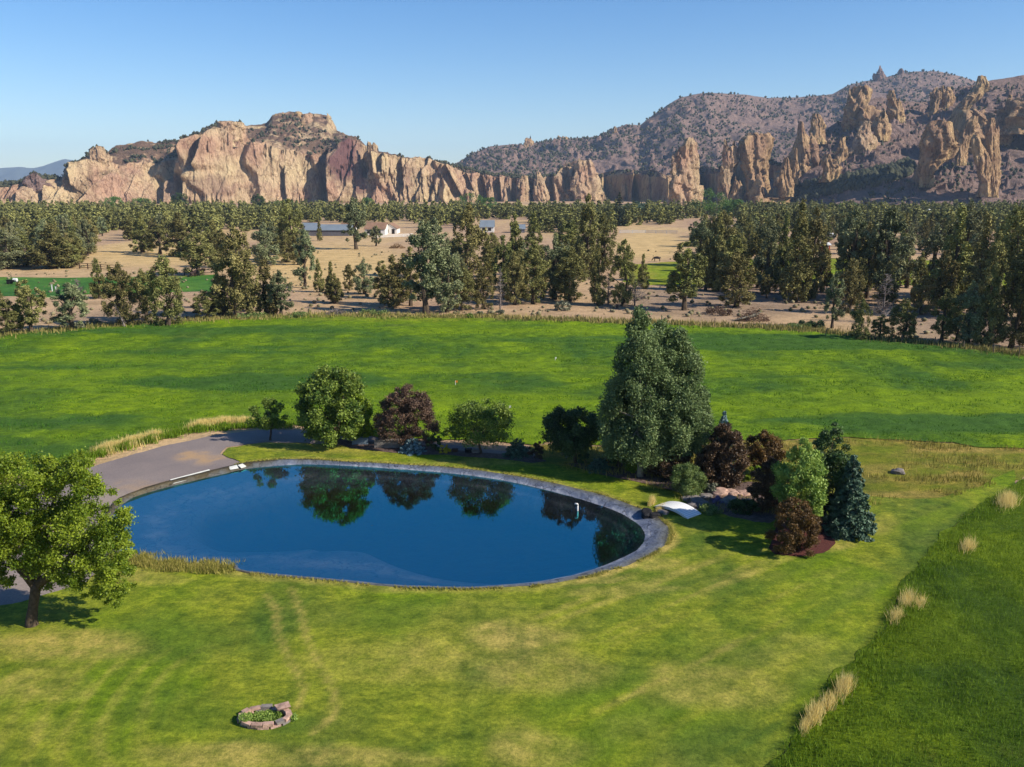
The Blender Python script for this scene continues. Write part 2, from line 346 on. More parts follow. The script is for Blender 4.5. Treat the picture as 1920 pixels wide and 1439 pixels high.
# lawn
edge_r = [(1990,868),(1905,912),(1855,938),(1800,975),(1762,1012),(1722,1062),(1690,1100),(1655,1180),(1610,1235),(1560,1290),(1515,1350),(1475,1400),(1430,1460)]
lawn_px = [(415,852),(428,840),(500,832),(600,834),(700,842),(800,850),(900,858),(1000,866),(1080,878),(1180,900),(1260,925),(1340,950),(1430,960),(1560,940),(1640,932),(1700,938),(1760,935),(1830,915),(1905,880)] + edge_r[1:]
lawn_m = [tuple(G(*p)) for p in lawn_px] + [(12, 12), (-40, 12), (-48, 30)] + [tuple(G(*p)) for p in [(-330,1190),(-80,1150),(40,1130),(110,1108),(160,1092),(196,1060),(205,1035)]]
# close the ring on the far side by walking round the pond's left end and north shore
lawn_m += [tuple(G(*p)) for p in [(240,1000),(260,940),(420,876),(455,866),(430,860)]]
track1 = PXY([(500,1118),(520,1150),(520,1190),(545,1240),(570,1290),(560,1330)]); track2 = PXY([(545,1105),(565,1150),(575,1200),(600,1250),(628,1300),(625,1345),(590,1375)])
def lawn_attrs(X, Y):
    px, py = topix(X, np.maximum(Y, 6), 0 * X); n = fbm(X / 2.2, Y / 2.2, 0, 4, 3)
    E = lambda *a, **k: ell(px + n * 30, py + n * 12, *a, **k)
    sd = np.array(G(1650, 1100)) - np.array(G(1100, 1380)); sd /= np.linalg.norm(sd); st = fbm((X * sd[1] - Y * sd[0]) / 0.8, (X * sd[0] + Y * sd[1]) / 13, 0, 3, 8)      # mower streaks
    ac = G(640, 1300); ar = np.hypot(X - ac[0], Y - ac[1]); arc = np.sin(ar * 5.2 + 2 * fbm(X / 4, Y / 4, 0, 2, 4)) * sm(5, 8, ar) * sm(520, 300, px) * sm(1180, 1260, py)
    right = sm(850, 1150, px) * sm(980, 1060, py)
    d = np.maximum.reduce([0.9 * E(120, 1215, 210, 42), 1.0 * E(420, 1420, 190, 45), 0.8 * E(650, 1425, 260, 30), 0.6 * E(250, 1085, 140, 18), 0.9 * E(975, 1200, 150, 40),
        0.65 * E(1010, 1260, 190, 60), 0.7 * E(1340, 1290, 190, 55), 0.7 * E(1010, 1410, 130, 50), 0.55 * E(640, 842, 160, 14), 0.5 * E(520, 836, 70, 12), 0.55 * E(880, 870, 200, 10),
        0.6 * E(1150, 1110, 190, 14), 0.8 * E(1245, 1062, 60, 22), 0.8 * E(1120, 1088, 130, 9), 0.45 * E(750, 1240, 260, 60), 0.5 * E(80, 1290, 130, 40), 1.0 * E(1630, 905, 60, 18), 1.0 * E(1560, 1020, 50, 20), 0.6 * E(1640, 985, 60, 25), 0.35 * E(1500, 1230, 160, 60),
        0.8 * sm(0.26, 0.08, polyd(X, Y, track1)), 0.8 * sm(0.26, 0.08, polyd(X, Y, track2))])
    d = np.maximum(d, 0.8 * right * sm(0.1, 0.6, st) * sm(1750, 1300, px) )
    d = np.clip(d * .72 + 0.22 * n + .3 * np.clip(arc, 0, 1), 0, 1)
    lu = np.maximum.reduce([0.8 * E(1180, 1330, 260, 80), 0.7 * E(1100, 1400, 200, 60), 0.7 * E(1560, 1120, 200, 70), 0.6 * E(1750, 960, 150, 60), 0.35 * E(1350, 1180, 250, 90)]) * sm(-0.25, 0.3, -st)
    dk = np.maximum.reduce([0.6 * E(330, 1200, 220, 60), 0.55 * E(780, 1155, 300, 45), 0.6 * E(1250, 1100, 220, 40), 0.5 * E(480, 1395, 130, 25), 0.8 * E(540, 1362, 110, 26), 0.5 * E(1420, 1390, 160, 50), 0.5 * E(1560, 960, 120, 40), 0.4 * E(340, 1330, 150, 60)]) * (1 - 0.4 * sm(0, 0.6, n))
    rd = polyd(X, Y, [tuple(p) for p in rimP[::6]] + [tuple(rimP[0])]); d = np.maximum(d, 1.35 * sm(.8, .15, rd + .35 * n) * np.maximum(sm(1020, 1120, px) * sm(940, 990, py), .45))
    ring = sm(0.9, 0.0, np.abs(np.hypot(px - 620, (py - 1330) * 2.2) - 190) / 60) * 0.25
    return {'dry': d, 'lush': np.clip(lu, 0, 1), 'dark': np.clip(dk + np.clip(-arc, 0, 1) * .35 + right * sm(.05, .4, -st) * .45, 0, 1)}
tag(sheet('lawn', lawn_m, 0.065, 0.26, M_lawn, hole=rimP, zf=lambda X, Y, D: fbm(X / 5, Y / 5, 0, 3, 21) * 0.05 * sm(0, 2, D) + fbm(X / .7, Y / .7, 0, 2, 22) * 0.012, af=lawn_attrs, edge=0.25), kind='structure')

# hay field
field_px = [(-520,700),(-300,660),(0,628),(200,612),(400,602),(600,592),(900,598),(1100,605),(1300,612),(1500,622),(1650,640),(1800,655),(1920,668),(2300,712),(2400,880),(2100,858),(1920,842),(1760,832),(1620,822),(1450,828),(1300,832),(1150,838),(1060,828),(1000,834),(900,826),(830,826),(700,820),(600,806),(540,798),(460,796),(360,806),(260,830),(175,856),(90,880),(0,900),(-300,960),(-700,1000)]
def field_attrs(X, Y):
    px, py = topix(X, Y, 0 * X); n = fbm(X / 9, Y / 5, 0, 4, 31)
    bands = 1.25 * fbm(X / 60 + 3, Y / 8.0, 0, 4, 33)
    dk = sm(-0.04, 0.34, bands + 0.35 * n + 0.25 * ell(px, py, 900, 632, 1300, 26) + 0.6 * ell(px, py, 450, 722, 420, 22) + 0.5 * ell(px, py, 130, 690, 260, 16) + 0.55 * ell(px, py, 1750, 790, 420, 40) + 0.4 * ell(px, py, 1500, 650, 500, 26) + 0.4 * ell(px, py, 60, 850, 120, 30) - 0.3)
    lu = np.clip(sm(0.0, 0.5, -bands - 0.2 * n) + 0.5 * ell(px, py, 900, 612, 700, 12) + 0.5 * ell(px, py, 700, 770, 700, 50), 0, 1)
    dr = np.clip(sm(0.45, 0.8, n) * 0.25 + 0.5 * ell(px, py, 800, 600, 500, 8), 0, 1)
    return {'dry': dr, 'lush': lu * 0.8, 'dark': dk}
def field_relief(X, Y, D):
    return sm(0, 1.5, D) * (0.20 + 0.22 * fbm(X / 3.4, Y / 1.6, 0, 4, 41) + 0.15 * fbm(X / 1.2, Y / 0.8, 0, 2, 47))
tag(sheet('hay_field', PXY(field_px), 0.08, 0.45, M_field, zf=field_relief, af=field_attrs, edge=0.8, box=(-120, 40, 150, 160)), kind='structure')

# rough golden strip between the garden and the hay field
rough_px = [(1000,834),(1150,838),(1300,832),(1450,828),(1620,822),(1760,832),(1920,842),(2400,880),(2400,960),(1985,872),(1905,905),(1830,925),(1760,945),(1700,948),(1560,960),(1430,975),(1340,965),(1180,912),(1080,888),(1000,872)]
def rough_attrs(X, Y):
    px, py = topix(X, Y, 0 * X); n = fbm(X / 2.5, Y / 1.5, 0, 4, 51)
    dr = np.clip(0.35 + 0.9 * n + 0.7 * ell(px, py, 1700, 930, 110, 10) + 0.7 * ell(px, py, 1800, 893, 60, 8) + 0.7 * ell(px, py, 1860, 845, 220, 9) + 0.6 * ell(px, py, 1450, 835, 150, 16) + 0.5 * ell(px, py, 1650, 880, 60, 12), 0, 1)
    return {'dry': dr, 'lush': np.clip(-n, 0, 1), 'dark': sm(0.3, 0.7, fbm(X / 3, Y / 1.6, 0, 3, 57)) * 0.8}
tag(sheet('rough_pasture', PXY(rough_px), 0.02, 0.4, M_rough, af=rough_attrs, zf=lambda X, Y, D: sm(0, 1, D) * np.maximum(0, 0.10 * fbm(X / 1.4, Y / 1.0, 0, 3, 61)), edge=0.5), kind='structure')

# unmown tall grass at the right
tall_m = [tuple(G(*p)) for p in edge_r] + [(14, 12), (60, 12), (75, 50), (60, 62)]
tag(sheet('tall_grass_ground', tall_m, 0.09, 0.3, M_tall, af=lambda X, Y: {'dry': np.clip(fbm(X / 3, Y / 3, 0, 3, 71) - .45, 0, 1), 'lush': sm(0, .5, fbm(X / 6, Y / 5, 0, 3, 73)), 'dark': np.clip(sm(-0.1, .5, -fbm(X / 6, Y / 5, 0, 3, 73)) * .9 + sm(24, 34, X) * .35 * sm(50, 36, Y), 0, 1)},
    zf=lambda X, Y, D: sm(0, 2.0, D) * (0.12 + 0.16 * fbm(X / 1.6, Y / 1.3, 0, 4, 77)), edge=0.5), kind='structure')

# gravel drive
road_px = [(1040,852),(960,848),(860,836),(760,826),(640,815),(560,806),(500,806),(410,815),(300,838),(160,880),(60,905),(-200,955),(-500,1060),(-400,1240),(-80,1160),(40,1138),(110,1112),(160,1096),(205,1050),(215,1000),(228,936),(300,907),(400,882),(440,872),(470,864),(410,852),(425,838),(500,830),(600,833),(700,841),(800,849),(900,857),(1000,862)]
tag(sheet('gravel_drive', PXY(road_px), 0.018, 0.3, M_gravel, hole=rimP, af=lambda X, Y: (lambda px, py, n: {'dry': np.clip(np.maximum.reduce([1.0 * ell(px + n * 40, py + n * 10, 385, 860, 62, 16), 0.7 * ell(px + n * 40, py, 250, 912, 60, 14), 0.7 * ell(px, py + n * 8, 110, 893, 60, 9), 0.5 * ell(px, py, 60, 1010, 90, 50)]) * (0.75 + n), 0, 1)})(*topix(X, Y, 0 * X), fbm(X / 1.2, Y / 1.2, 0, 4, 81)), edge=0.3), kind='structure')

# far pastures and corral
def far_sheet(name, px, m, z=0.02, cell=2.5, seed=1):
    tag(sheet(name, PXY(px), z, cell, m, af=lambda X, Y: {'dry': sm(0.25, 0.8, fbm(X / 14, Y / 20, 0, 3, seed)) * .8, 'lush': 0.5 * sm(0, .6, fbm(X / 20, Y / 20, 0, 3, seed + 4)), 'dark': sm(0.2, 0.7, fbm(X / 15, Y / 30, 0, 3, seed + 9)) * .7}, edge=1.5), kind='structure')
far_sheet('green_pasture', [(-300,523),(0,520),(120,521),(230,520),(330,517),(410,516),(425,545),(330,548),(200,551),(100,558),(0,556),(-300,560)], M_past, seed=90)
far_sheet('yellow_pasture', [(1160,498),(1280,490),(1420,486),(1560,484),(1720,488),(1960,500),(1960,545),(1700,535),(1550,535),(1400,532),(1280,536),(1170,534)], M_pasty, seed=100)

# ---- pond
def pond():
    n = len(rimP); rings = []; shelf = []
    u = (rimP - pc) / np.linalg.norm(rimP - pc, axis=1)[:, None]
    rw = 0.25 * np.array([vnoise(i * 0.4, 3.3, 0, 5) for i in range(n)])
    A = [(rimP + u * (0.08 + rw[:, None] * .5), 0.0), (rimP + u * 0.02, 0.085), (rimP * .5 + watP * .5, 0.0), (watP + u * 0.02, WZ + 0.02), (watP - u * 0.5, WZ - 0.16)]
    sh = 3.6 * sm(-0.55, 0.5, -u[:, 0] - 0.55 * u[:, 1]) + 0.6
    A += [(watP - u * (0.5 + sh[:, None] * .5), WZ - 0.40), (watP - u * (0.6 + sh[:, None]), WZ - 0.55), (watP - u * (2.4 + sh[:, None]), WZ - 1.6), (pc + (watP - pc) * 0.45, WZ - 2.4), (pc + (watP - pc) * 0.01, WZ - 2.5)]
    V = []; pale = []
    for k, (P, z) in enumerate(A):
        zz = z + (0.03 * np.array([vnoise(i * 0.35, k * 1.7, 0, 9) - .5 for i in range(n)]) if k in (1, 2) else 0)
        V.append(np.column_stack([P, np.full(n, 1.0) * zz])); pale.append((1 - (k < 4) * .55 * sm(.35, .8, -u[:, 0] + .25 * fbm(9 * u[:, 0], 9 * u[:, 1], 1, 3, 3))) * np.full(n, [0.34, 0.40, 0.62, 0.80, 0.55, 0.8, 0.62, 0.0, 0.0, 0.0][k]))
    V = np.vstack(V); i = np.arange(n); j = (i + 1) % n; Fc = []
    for k in range(len(A) - 1): Fc.append(np.stack([k * n + i, k * n + j, (k + 1) * n + j, (k + 1) * n + i], 1))
    m, nt, bs = newmat('pond_liner'); v = coords(nt, 'Object')
    nn = noise(nt, v, 0.8, 6, 0.65); fine = noise(nt, v, 5, 5, 0.7)
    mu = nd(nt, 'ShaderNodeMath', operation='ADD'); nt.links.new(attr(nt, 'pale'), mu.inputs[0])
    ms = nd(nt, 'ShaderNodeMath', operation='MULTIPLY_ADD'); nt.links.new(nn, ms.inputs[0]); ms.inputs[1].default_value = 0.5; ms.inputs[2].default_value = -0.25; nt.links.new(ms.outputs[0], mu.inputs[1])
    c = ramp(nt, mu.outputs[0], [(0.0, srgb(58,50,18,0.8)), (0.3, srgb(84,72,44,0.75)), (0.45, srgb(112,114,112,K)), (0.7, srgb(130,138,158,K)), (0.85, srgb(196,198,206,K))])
    c = mixc(nt, 1.0, c, ramp(nt, fine, [(0.3, (0.75, 0.75, 0.75, 1)), (0.6, (1.05, 1.05, 1.05, 1))]), 'MULTIPLY')
    vk = nd(nt, 'ShaderNodeTexVoronoi', Scale=0.9); vk.feature = 'DISTANCE_TO_EDGE'; wv = nd(nt, 'ShaderNodeVectorMath', operation='MULTIPLY_ADD'); nz = nd(nt, 'ShaderNodeTexNoise', Scale=1.2, Detail=4); nt.links.new(v, nz.inputs['Vector']); nt.links.new(nz.outputs['Color'], wv.inputs[0]); wv.inputs[1].default_value = (1.6, 1.6, 0); nt.links.new(v, wv.inputs[2]); nt.links.new(wv.outputs[0], vk.inputs['Vector'])
    c = mixc(nt, 1.0, c, ramp(nt, vk.outputs['Distance'], [(0.0, (0.35, 0.34, 0.33, 1)), (0.035, (1, 1, 1, 1))]), 'MULTIPLY')
    nt.links.new(c, bs.inputs['Base Color']); bs.inputs['Roughness'].default_value = 0.6; bump(nt, nn, bs, 0.8, 0.3)
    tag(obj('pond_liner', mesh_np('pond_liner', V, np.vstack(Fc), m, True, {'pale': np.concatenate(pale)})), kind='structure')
    # water
    R_ = [watP + u * 0.0, pc + (watP - pc) * 0.5, pc + (watP - pc) * 0.004]
    V = np.vstack([np.column_stack([P, np.full(n, WZ)]) for P in R_]); Fc = [np.stack([k * n + i, k * n + j, (k + 1) * n + j, (k + 1) * n + i], 1) for k in range(2)]
    m = bpy.data.materials.new('pond_water'); m.use_nodes = True; nt = m.node_tree; nt.nodes.clear(); out = nd(nt, 'ShaderNodeOutputMaterial')
    gl = nd(nt, 'ShaderNodeBsdfGlossy'); gl.inputs['Color'].default_value = (0.055, 0.50, 0.56, 1); gl.inputs['Roughness'].default_value = 0.015
    tr = nd(nt, 'ShaderNodeBsdfTransparent'); tr.inputs['Color'].default_value = (0.72, 0.72, 0.70, 1)
    fr = nd(nt, 'ShaderNodeFresnel', IOR=1.9); mx = nd(nt, 'ShaderNodeMixShader'); mr = nd(nt, 'ShaderNodeMapRange'); mr.inputs[1].default_value = 0.0; mr.inputs[2].default_value = 0.5; mr.inputs[3].default_value = 0.2; mr.inputs[4].default_value = 0.70
    nt.links.new(fr.outputs[0], mr.inputs[0]); nt.links.new(mr.outputs[0], mx.inputs[0]); nt.links.new(tr.outputs[0], mx.inputs[1]); nt.links.new(gl.outputs[0], mx.inputs[2]); nt.links.new(mx.outputs[0], out.inputs[0])
    v = coords(nt, 'Object', (1, 1.6, 1)); b = nd(nt, 'ShaderNodeBump', Strength=0.06, Distance=0.02); nt.links.new(noise(nt, v, 2.5, 3), b.inputs['Height']); nt.links.new(b.outputs[0], gl.inputs['Normal'])
    tag(obj('pond_water', mesh_np('pond_water', V, np.vstack(Fc), m, True)), kind='structure')
pond()
# ================================================================== CLIFFS AND HILLS
def lut(pts): xs = [p[0] for p in pts]; ys = [p[1] for p in pts]; return lambda x: np.interp(x, xs, ys)
def cells(x, w, s):
    """irregular cells along x: index hash and 0..1 position in the cell"""
    i = np.floor(x / w); j0 = i + 0.8 * (_h(i, i * 0, i * 0, s) - .4); j1 = i + 1 + 0.8 * (_h(i + 1, i * 0, i * 0, s) - .4)
    lo = x / w < j0; hi = x / w >= j1
    i = np.where(lo, i - 1, np.where(hi, i + 1, i)); j0 = i + 0.8 * (_h(i, i * 0, i * 0, s) - .4); j1 = i + 1 + 0.8 * (_h(i + 1, i * 0, i * 0, s) - .4)
    return _h(i, i * 0 + 7, i * 0, s), np.clip((x / w - j0) / (j1 - j0), 0, 1)
def saw(x, z, w, s, lean=0.15):
    """buttresses: broad faces turned to the right, short steep left sides"""
    xx = x + lean * z + fbm(x / w, z / (w * 0.8), s * 1.3, 3, s) * w * 0.35
    h, f = cells(xx, w, s); up = sm(0, 0.16, f); return (0.35 + 0.65 * h) * np.minimum(up, (1 - (f - 0.16) / 0.84)**0.8)
ROCK_A, ROCK_B, ROCK_C = srgb(218,188,150,.78), srgb(204,164,136,.78), srgb(224,198,154,.78)
PURP, SOILH = srgb(138,98,98,K), srgb(150,122,104,K)
M_rock = rockmat('tuff_cliff', ROCK_A, ROCK_B, ROCK_C, PURP, SOILH)
M_rock2 = rockmat('brown_crag', srgb(216,180,136,.74), srgb(184,148,120,.74), srgb(226,196,142,.74), PURP, SOILH)
M_hill = rockmat('butte_soil', srgb(170,142,132,K), srgb(158,132,124,K), srgb(180,150,134,K), PURP, srgb(176,148,138,K))
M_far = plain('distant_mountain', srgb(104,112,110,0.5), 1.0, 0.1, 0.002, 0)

scatter_pts = {'massif': [], 'hill': [], 'butte': []}
def wall(name, x0, x1, foot, rim, skyl, Y0, Y1, Y2, m, step=1.3, nr=(70, 46), amp=1.0, seed=1, purple=None, soilcut=0.5, key='massif', clefts=(), zfoot=-2.0, flute=lambda x: 0 * x + 1):
    """a rock wall with a steep face up to its rim, a broken slope up to the skyline, and a back"""
    px = np.arange(x0, x1, step); n = len(px); pr, ps = rim(px), skyl(px); pr = np.maximum(pr, ps + 1)
    y0, y1, y2 = Y0(px), Y1(px), Y2(px)
    zr, zs = Zat(pr, y1), Zat(ps, y2); zf = np.full(n, float(zfoot)) if not callable(foot) else foot(px)
    rows = []; T = []
    for k in range(nr[0]): t = k / nr[0]; rows.append((zf + (zr - zf) * t, y0 + (y1 - y0) * t)); T.append(t)
    for k in range(nr[1]): t = k / (nr[1] - 1); rows.append((zr + (zs - zr) * t, y1 + (y2 - y1) * t)); T.append(1 + t)
    for k in range(1, 9): t = k / 8; rows.append((zs * (1 - t) - 3 * t, y2 + np.maximum(zs, 10) * 1.6 * t)); T.append(2 + t)
    Z = np.array([r[0] for r in rows]); Y = np.array([r[1] for r in rows]); T = np.array(T)[:, None] + 0 * Z
    X = Y * (px[None, :] - CX) / FPX / (cP + (-(topix(0, Y, Z)[1] - CY) / FPX) * sP)
    face = np.where(T < 1, 1.0, np.clip(1 - (T - 1) * 1.2, 0.22, 1)) * sm(2.6, 2.0, T)
    fa = flute(px)[None, :] + 0 * Z
    d = 20 * saw(X, Z, 75, seed, 0.35) + fa * 11 * saw(X, Z, 27, seed + 5, -0.25) + fa * 4.5 * saw(X, Z, 10, seed + 9, 0.1) + (5 + 6 * fa) * fbm(X / 30, Z / 38, Y / 60, 5, seed, 0.45) + (2.4 + 1.8 * fa) * fbm(X / 6, Z / 11, Y / 20, 3, seed + 3)
    cr = fbm(X / 8, Z / 75, 5.5, 3, seed + 17); d = d - 6.0 * sm(0.09, 0.0, np.abs(cr)) * sm(-.1, .3, fbm(X / 30, Z / 30, 1, 2, seed + 18))
    d = d + 9 * (np.round((Z + 7 * fbm(X / 30, Y / 50, 2, 2, seed)) / 13) * 13 - Z) / 13 * np.where(T < 1, 0.15, 0.9) * 0
    PXL = px[None, :] + 0 * Z; PYL = topix(X, Y, Z)[1]
    for (cx, w, ya, yb, dep, lean) in clefts:
        cc = cx + lean * (PYL - ya); q = (PXL - cc) / w
        d = d + dep * (sm(0, 0.12, q) * np.exp(-np.clip(q, 0, 9) / 1.6) - 0.9 * sm(-1.3, -0.9, q) * sm(0.05, 0, q)) * sm(ya - 12, ya + 4, PYL) * sm(yb + 12, yb - 2, PYL)
    Yd = Y - amp * face * d * sm(0, 0.02, T)
    slope = (T >= 1) & (T < 2)
    Zd = Z + np.where(slope, 1, 0.15) * sm(2.0, 1.8, T) * (T < 2) * sm(0.0, 0.1, T) * amp * (4.0 * fbm(X / 14, Y / 14, 0, 4, seed + 23) + 2.5 * np.maximum(0, fbm(X / 7, Y / 7, 0, 3, seed + 29)))
    Zd = Zd + (np.abs(T - 2) < 0.06) * (2.2 * fbm(X / 6, 0, 0, 3, seed + 31))
    soil = np.clip(sm(1.0, 1.12, T) - 1.3 * sm(0.05, 0.3, fbm(X / 16, Y / 16, Z / 20, 4, seed + 41)), 0, 1)
    pu = np.zeros(Z.shape) if purple is None else np.clip(purple(PXL + 8 * fbm(X / 9, Z / 9, 0, 3, 3), PYL + 6 * fbm(X / 9, Z / 9, 7, 3, 4)), 0, 1)
    V = np.stack([X.ravel(), Yd.ravel(), Zd.ravel()], 1); ny = Z.shape[0]; idx = np.arange(ny * n).reshape(ny, n)
    Fc = np.stack([idx[:-1, :-1].ravel(), idx[:-1, 1:].ravel(), idx[1:, 1:].ravel(), idx[1:, :-1].ravel()], 1)
    sel = (T[:, :] > 1.02) & (T < 2.02); scatter_pts[key].append(np.stack([X[sel], Yd[sel], Zd[sel]], 1))
    return tag(obj(name, mesh_np(name, V, Fc, m, False, {'soil': soil, 'purple': pu})), kind='structure')

massif_sky = lut([(-260,360),(-60,352),(0,346),(50,338),(64,324),(80,334),(118,336),(128,310),(160,300),(172,282),(185,274),(205,285),(222,274),(262,266),(300,268),(345,260),(376,250),(380,240),(402,240),(408,230),(450,228),(462,236),(500,232),(512,216),(545,210),(562,214),(566,226),(575,222),(590,213),(614,216),(622,240),(640,250),(668,258),(688,276),(712,285),(735,290),(760,296),(800,297),(812,302),(830,306),(850,312),(866,316),(900,324),(960,330),(985,334),(1010,336),(1040,330),(1056,308),(1085,302),(1104,306),(1116,334),(1132,368),(1140,384)])
massif_rim = lut([(-260,366),(0,352),(60,345),(120,338),(130,315),(180,300),(205,306),(235,316),(270,305),(300,312),(335,298),(352,268),(380,250),(402,240),(430,246),(455,270),(500,272),(560,286),(612,300),(625,288),(640,270),(668,262),(690,282),(700,285),(730,292),(800,299),(830,308),(866,322),(900,328),(985,338),(1056,314),(1104,310),(1140,386)])
mY0 = lut([(-260,1010),(0,1090),(130,1140),(340,1235),(352,1222),(614,1335),(622,1322),(692,1352),(702,1342),(860,1415),(1000,1460),(1140,1510)])
mY1 = lambda x: mY0(x) + np.interp(x, [-260,130,330,430,700,860,1140], [20,30,40,26,26,20,12])
mY2 = lambda x: mY1(x) + np.interp(x, [-260,0,130,200,330,400,500,620,680,700,860,1000,1140], [20,20,25,90,110,110,190,170,50,12,32,20,8])
def purp(x, y): return 0.95 * ell(x, y, 650, 300, 32, 62, 0.1, 0.5) + 0.7 * ell(x, y, 680, 340, 16, 40) + 0.45 * ell(x, y, 400, 350, 60, 30) + 0.5 * ell(x, y, 330, 350, 20, 40) + 0.35 * ell(x, y, 1010, 350, 120, 40) + 0.3 * ell(x, y, 770, 340, 40, 40)
wall('cliff_massif', -260, 1142, None, massif_rim, massif_sky, mY0, mY1, mY2, M_rock, seed=3, purple=purp, key='massif', flute=lut([(-260,1),(0,.9),(130,.9),(200,.6),(340,.6),(420,.45),(600,.55),(640,.75),(700,1.1),(1140,1.1)]),
     clefts=[(56, 12, 350, 380, 12, 0), (100, 16, 345, 385, 14, 0), (150, 16, 318, 345, 14, 0.1), (208, 22, 330, 378, 16, -0.9), (318, 20, 340, 380, 14, -0.1), (352, 22, 262, 330, 20, -0.25), (395, 16, 250, 310, 22, -0.3), (352, 12, 330, 372, 14, 0), (538, 9, 320, 375, 10, 0.1), (618, 17, 290, 378, 24, 0.02), (698, 22, 268, 325, 22, 0.12), (722, 9, 288, 320, 9, 0), (755, 9, 305, 345, 9, 0.1), (838, 14, 312, 362, 14, 0.5), (875, 8, 325, 350, 8, 0.4), (905, 12, 330, 375, 12, 0.2), (935, 12, 330, 378, 12, 0.1), (968, 9, 338, 380, 14, 0), (997, 11, 325, 378, 16, 0.2), (1034, 16, 330, 380, 16, 0.1), (1062, 10, 312, 345, 12, 0.2)])

# the shaded wall between the massif and the tall spire, and on to the right slope
gap_sky = lut([(1095,352),(1120,330),(1140,322),(1165,318),(1195,322),(1225,318),(1250,330),(1300,322),(1320,312),(1345,318),(1360,300),(1400,290),(1440,300),(1470,308),(1500,300),(1540,330)])
cw = [(1095,1560),(1128,1500),(1131,1600),(1185,1490),(1188,1540),(1250,1370),(1258,1460),(1306,1380),(1312,1500),(1350,1300),(1356,1480),(1402,1290),(1408,1440),(1470,1280),(1474,1420),(1500,1250),(1545,1290)]
cwY = lambda a: lut([(x, y + a) for x, y in cw])
wall('canyon_wall', 1095, 1545, None, lut([(1095,356),(1140,328),(1195,328),(1250,336),(1300,330),(1345,324),(1400,300),(1470,318),(1545,340)]), gap_sky, cwY(0), cwY(18), cwY(40), M_rock2, seed=23, key='massif', nr=(56, 20), amp=.8,
     clefts=[(1160, 14, 325, 385, 14, 0), (1190, 16, 335, 385, 18, 0), (1232, 14, 330, 385, 16, 0), (1330, 18, 310, 385, 22, 0), (1400, 26, 300, 385, 20, 0)])

def slope(name, x0, x1, pyf, Yf, skyl, Ys, m, step, rows, seed, amp, zfoot=None, key='hill', power=1.0, rka=0.5):
    """a hillside from its foot to its skyline, with gullies and a far side"""
    px = np.arange(x0, x1, step); n = len(px); yf, ys = Yf(px), Ys(px); zs = Zat(skyl(px), ys); z0 = Zat(pyf(px), yf) if zfoot is None else np.full(n, zfoot)
    Z = []; Y = []; T = []
    for k in range(rows): t = k / (rows - 1); Z.append(z0 + (zs - z0) * t**power); Y.append(yf + (ys - yf) * t); T.append(t)
    for k in range(1, 8): t = k / 7; Z.append(zs * (1 - t) - 5 * t); Y.append(ys + np.maximum(zs, 30) * 2.2 * t); T.append(1 + t)
    Z = np.array(Z); Y = np.array(Y); T = np.array(T)[:, None] + 0 * Z
    X = Y * (px[None, :] - CX) / FPX / (cP + (-(topix(0, Y, Z)[1] - CY) / FPX) * sP)
    L = amp
    g = L * (1.6 * fbm(X / (L * 7) + Y / (L * 30), Y / (L * 18), 0, 5, seed, 0.55)) + L * 0.35 * (0.5 - np.abs(fbm(X / (L * 2.2), Y / (L * 6), 0, 3, seed + 5)) * 2)
    ro = fbm(X / (L * 1.4), Y / (L * 1.4), Z / (L * 2), 4, seed + 11); rk = sm(0.26, 0.26 + .24 * .5 / rka, ro)
    g = g + rk * L * rka * (1 + fbm(X / (L * .4), Y / (L * .4), 0, 2, seed + 12))
    Zd = Z + g * sm(0, 0.15, T) * np.where(T <= 1, sm(1.02, 0.88, T) * 0.93 + 0.07, 0.3)
    V = np.stack([X.ravel(), Y.ravel(), Zd.ravel()], 1); ny = Z.shape[0]; idx = np.arange(ny * n).reshape(ny, n)
    Fc = np.stack([idx[:-1, :-1].ravel(), idx[:-1, 1:].ravel(), idx[1:, 1:].ravel(), idx[1:, :-1].ravel()], 1)
    sel = T <= 1.0; scatter_pts[key].append(np.stack([X[sel], Y[sel], Zd[sel]], 1))
    tag(obj(name, mesh_np(name, V, Fc, m, False, {'soil': 1 - rk * 0.85, 'purple': 0 * X})), kind='structure')
    return lambda px_, t: None
slope('butte_ridge', 780, 2300, lut([(780,372),(2300,372)]), lut([(780,1700),(2300,1500)]),
      lut([(780,330),(830,318),(862,302),(885,287),(920,274),(960,270),(985,270),(1030,264),(1060,260),(1120,256),(1150,242),(1175,234),(1200,235),(1225,215),(1250,198),(1275,183),(1330,174),(1400,177),(1440,184),(1500,183),(1560,177),(1590,161),(1620,152),(1650,148),(1690,136),(1720,134),(1760,134),(1800,142),(1850,158),(1950,165),(2100,170),(2300,180)]),
      lut([(780,2500),(1200,2450),(1400,2650),(1650,2900),(2300,2900)]), M_hill, 2.0, 190, 51, 16.0, key='butte')
slope('canyon_hill', 1380, 2500, lut([(1380,383),(2500,385)]), lut([(1380,1120),(1700,960),(2500,900)]),
      lut([(1380,372),(1440,340),(1480,312),(1500,290),(1520,262),(1545,245),(1575,225),(1600,195),(1650,182),(1700,190),(1740,192),(1780,170),(1830,158),(1860,150),(1920,141),(2000,135),(2200,128),(2500,150)]),
      lut([(1380,1200),(1500,1290),(1600,1420),(1750,1480),(2500,1500)]), M_hill, 1.6, 230, 61, 9.0, zfoot=-4.0, key='hill', power=1.1, rka=.7)
slope('distant_mountain', -700, 900, lut([(-700,352),(900,352)]), lut([(-700,8000),(900,8000)]),
      lut([(-700,330),(-300,325),(0,316),(35,313),(60,316),(80,312),(120,298),(150,303),(200,322),(300,335),(500,345),(900,350)]), lut([(-700,9500),(900,9500)]), M_far, 6.0, 20, 91, 18.0, zfoot=0.0, key='hill')
scatter_pts['hill'].pop()

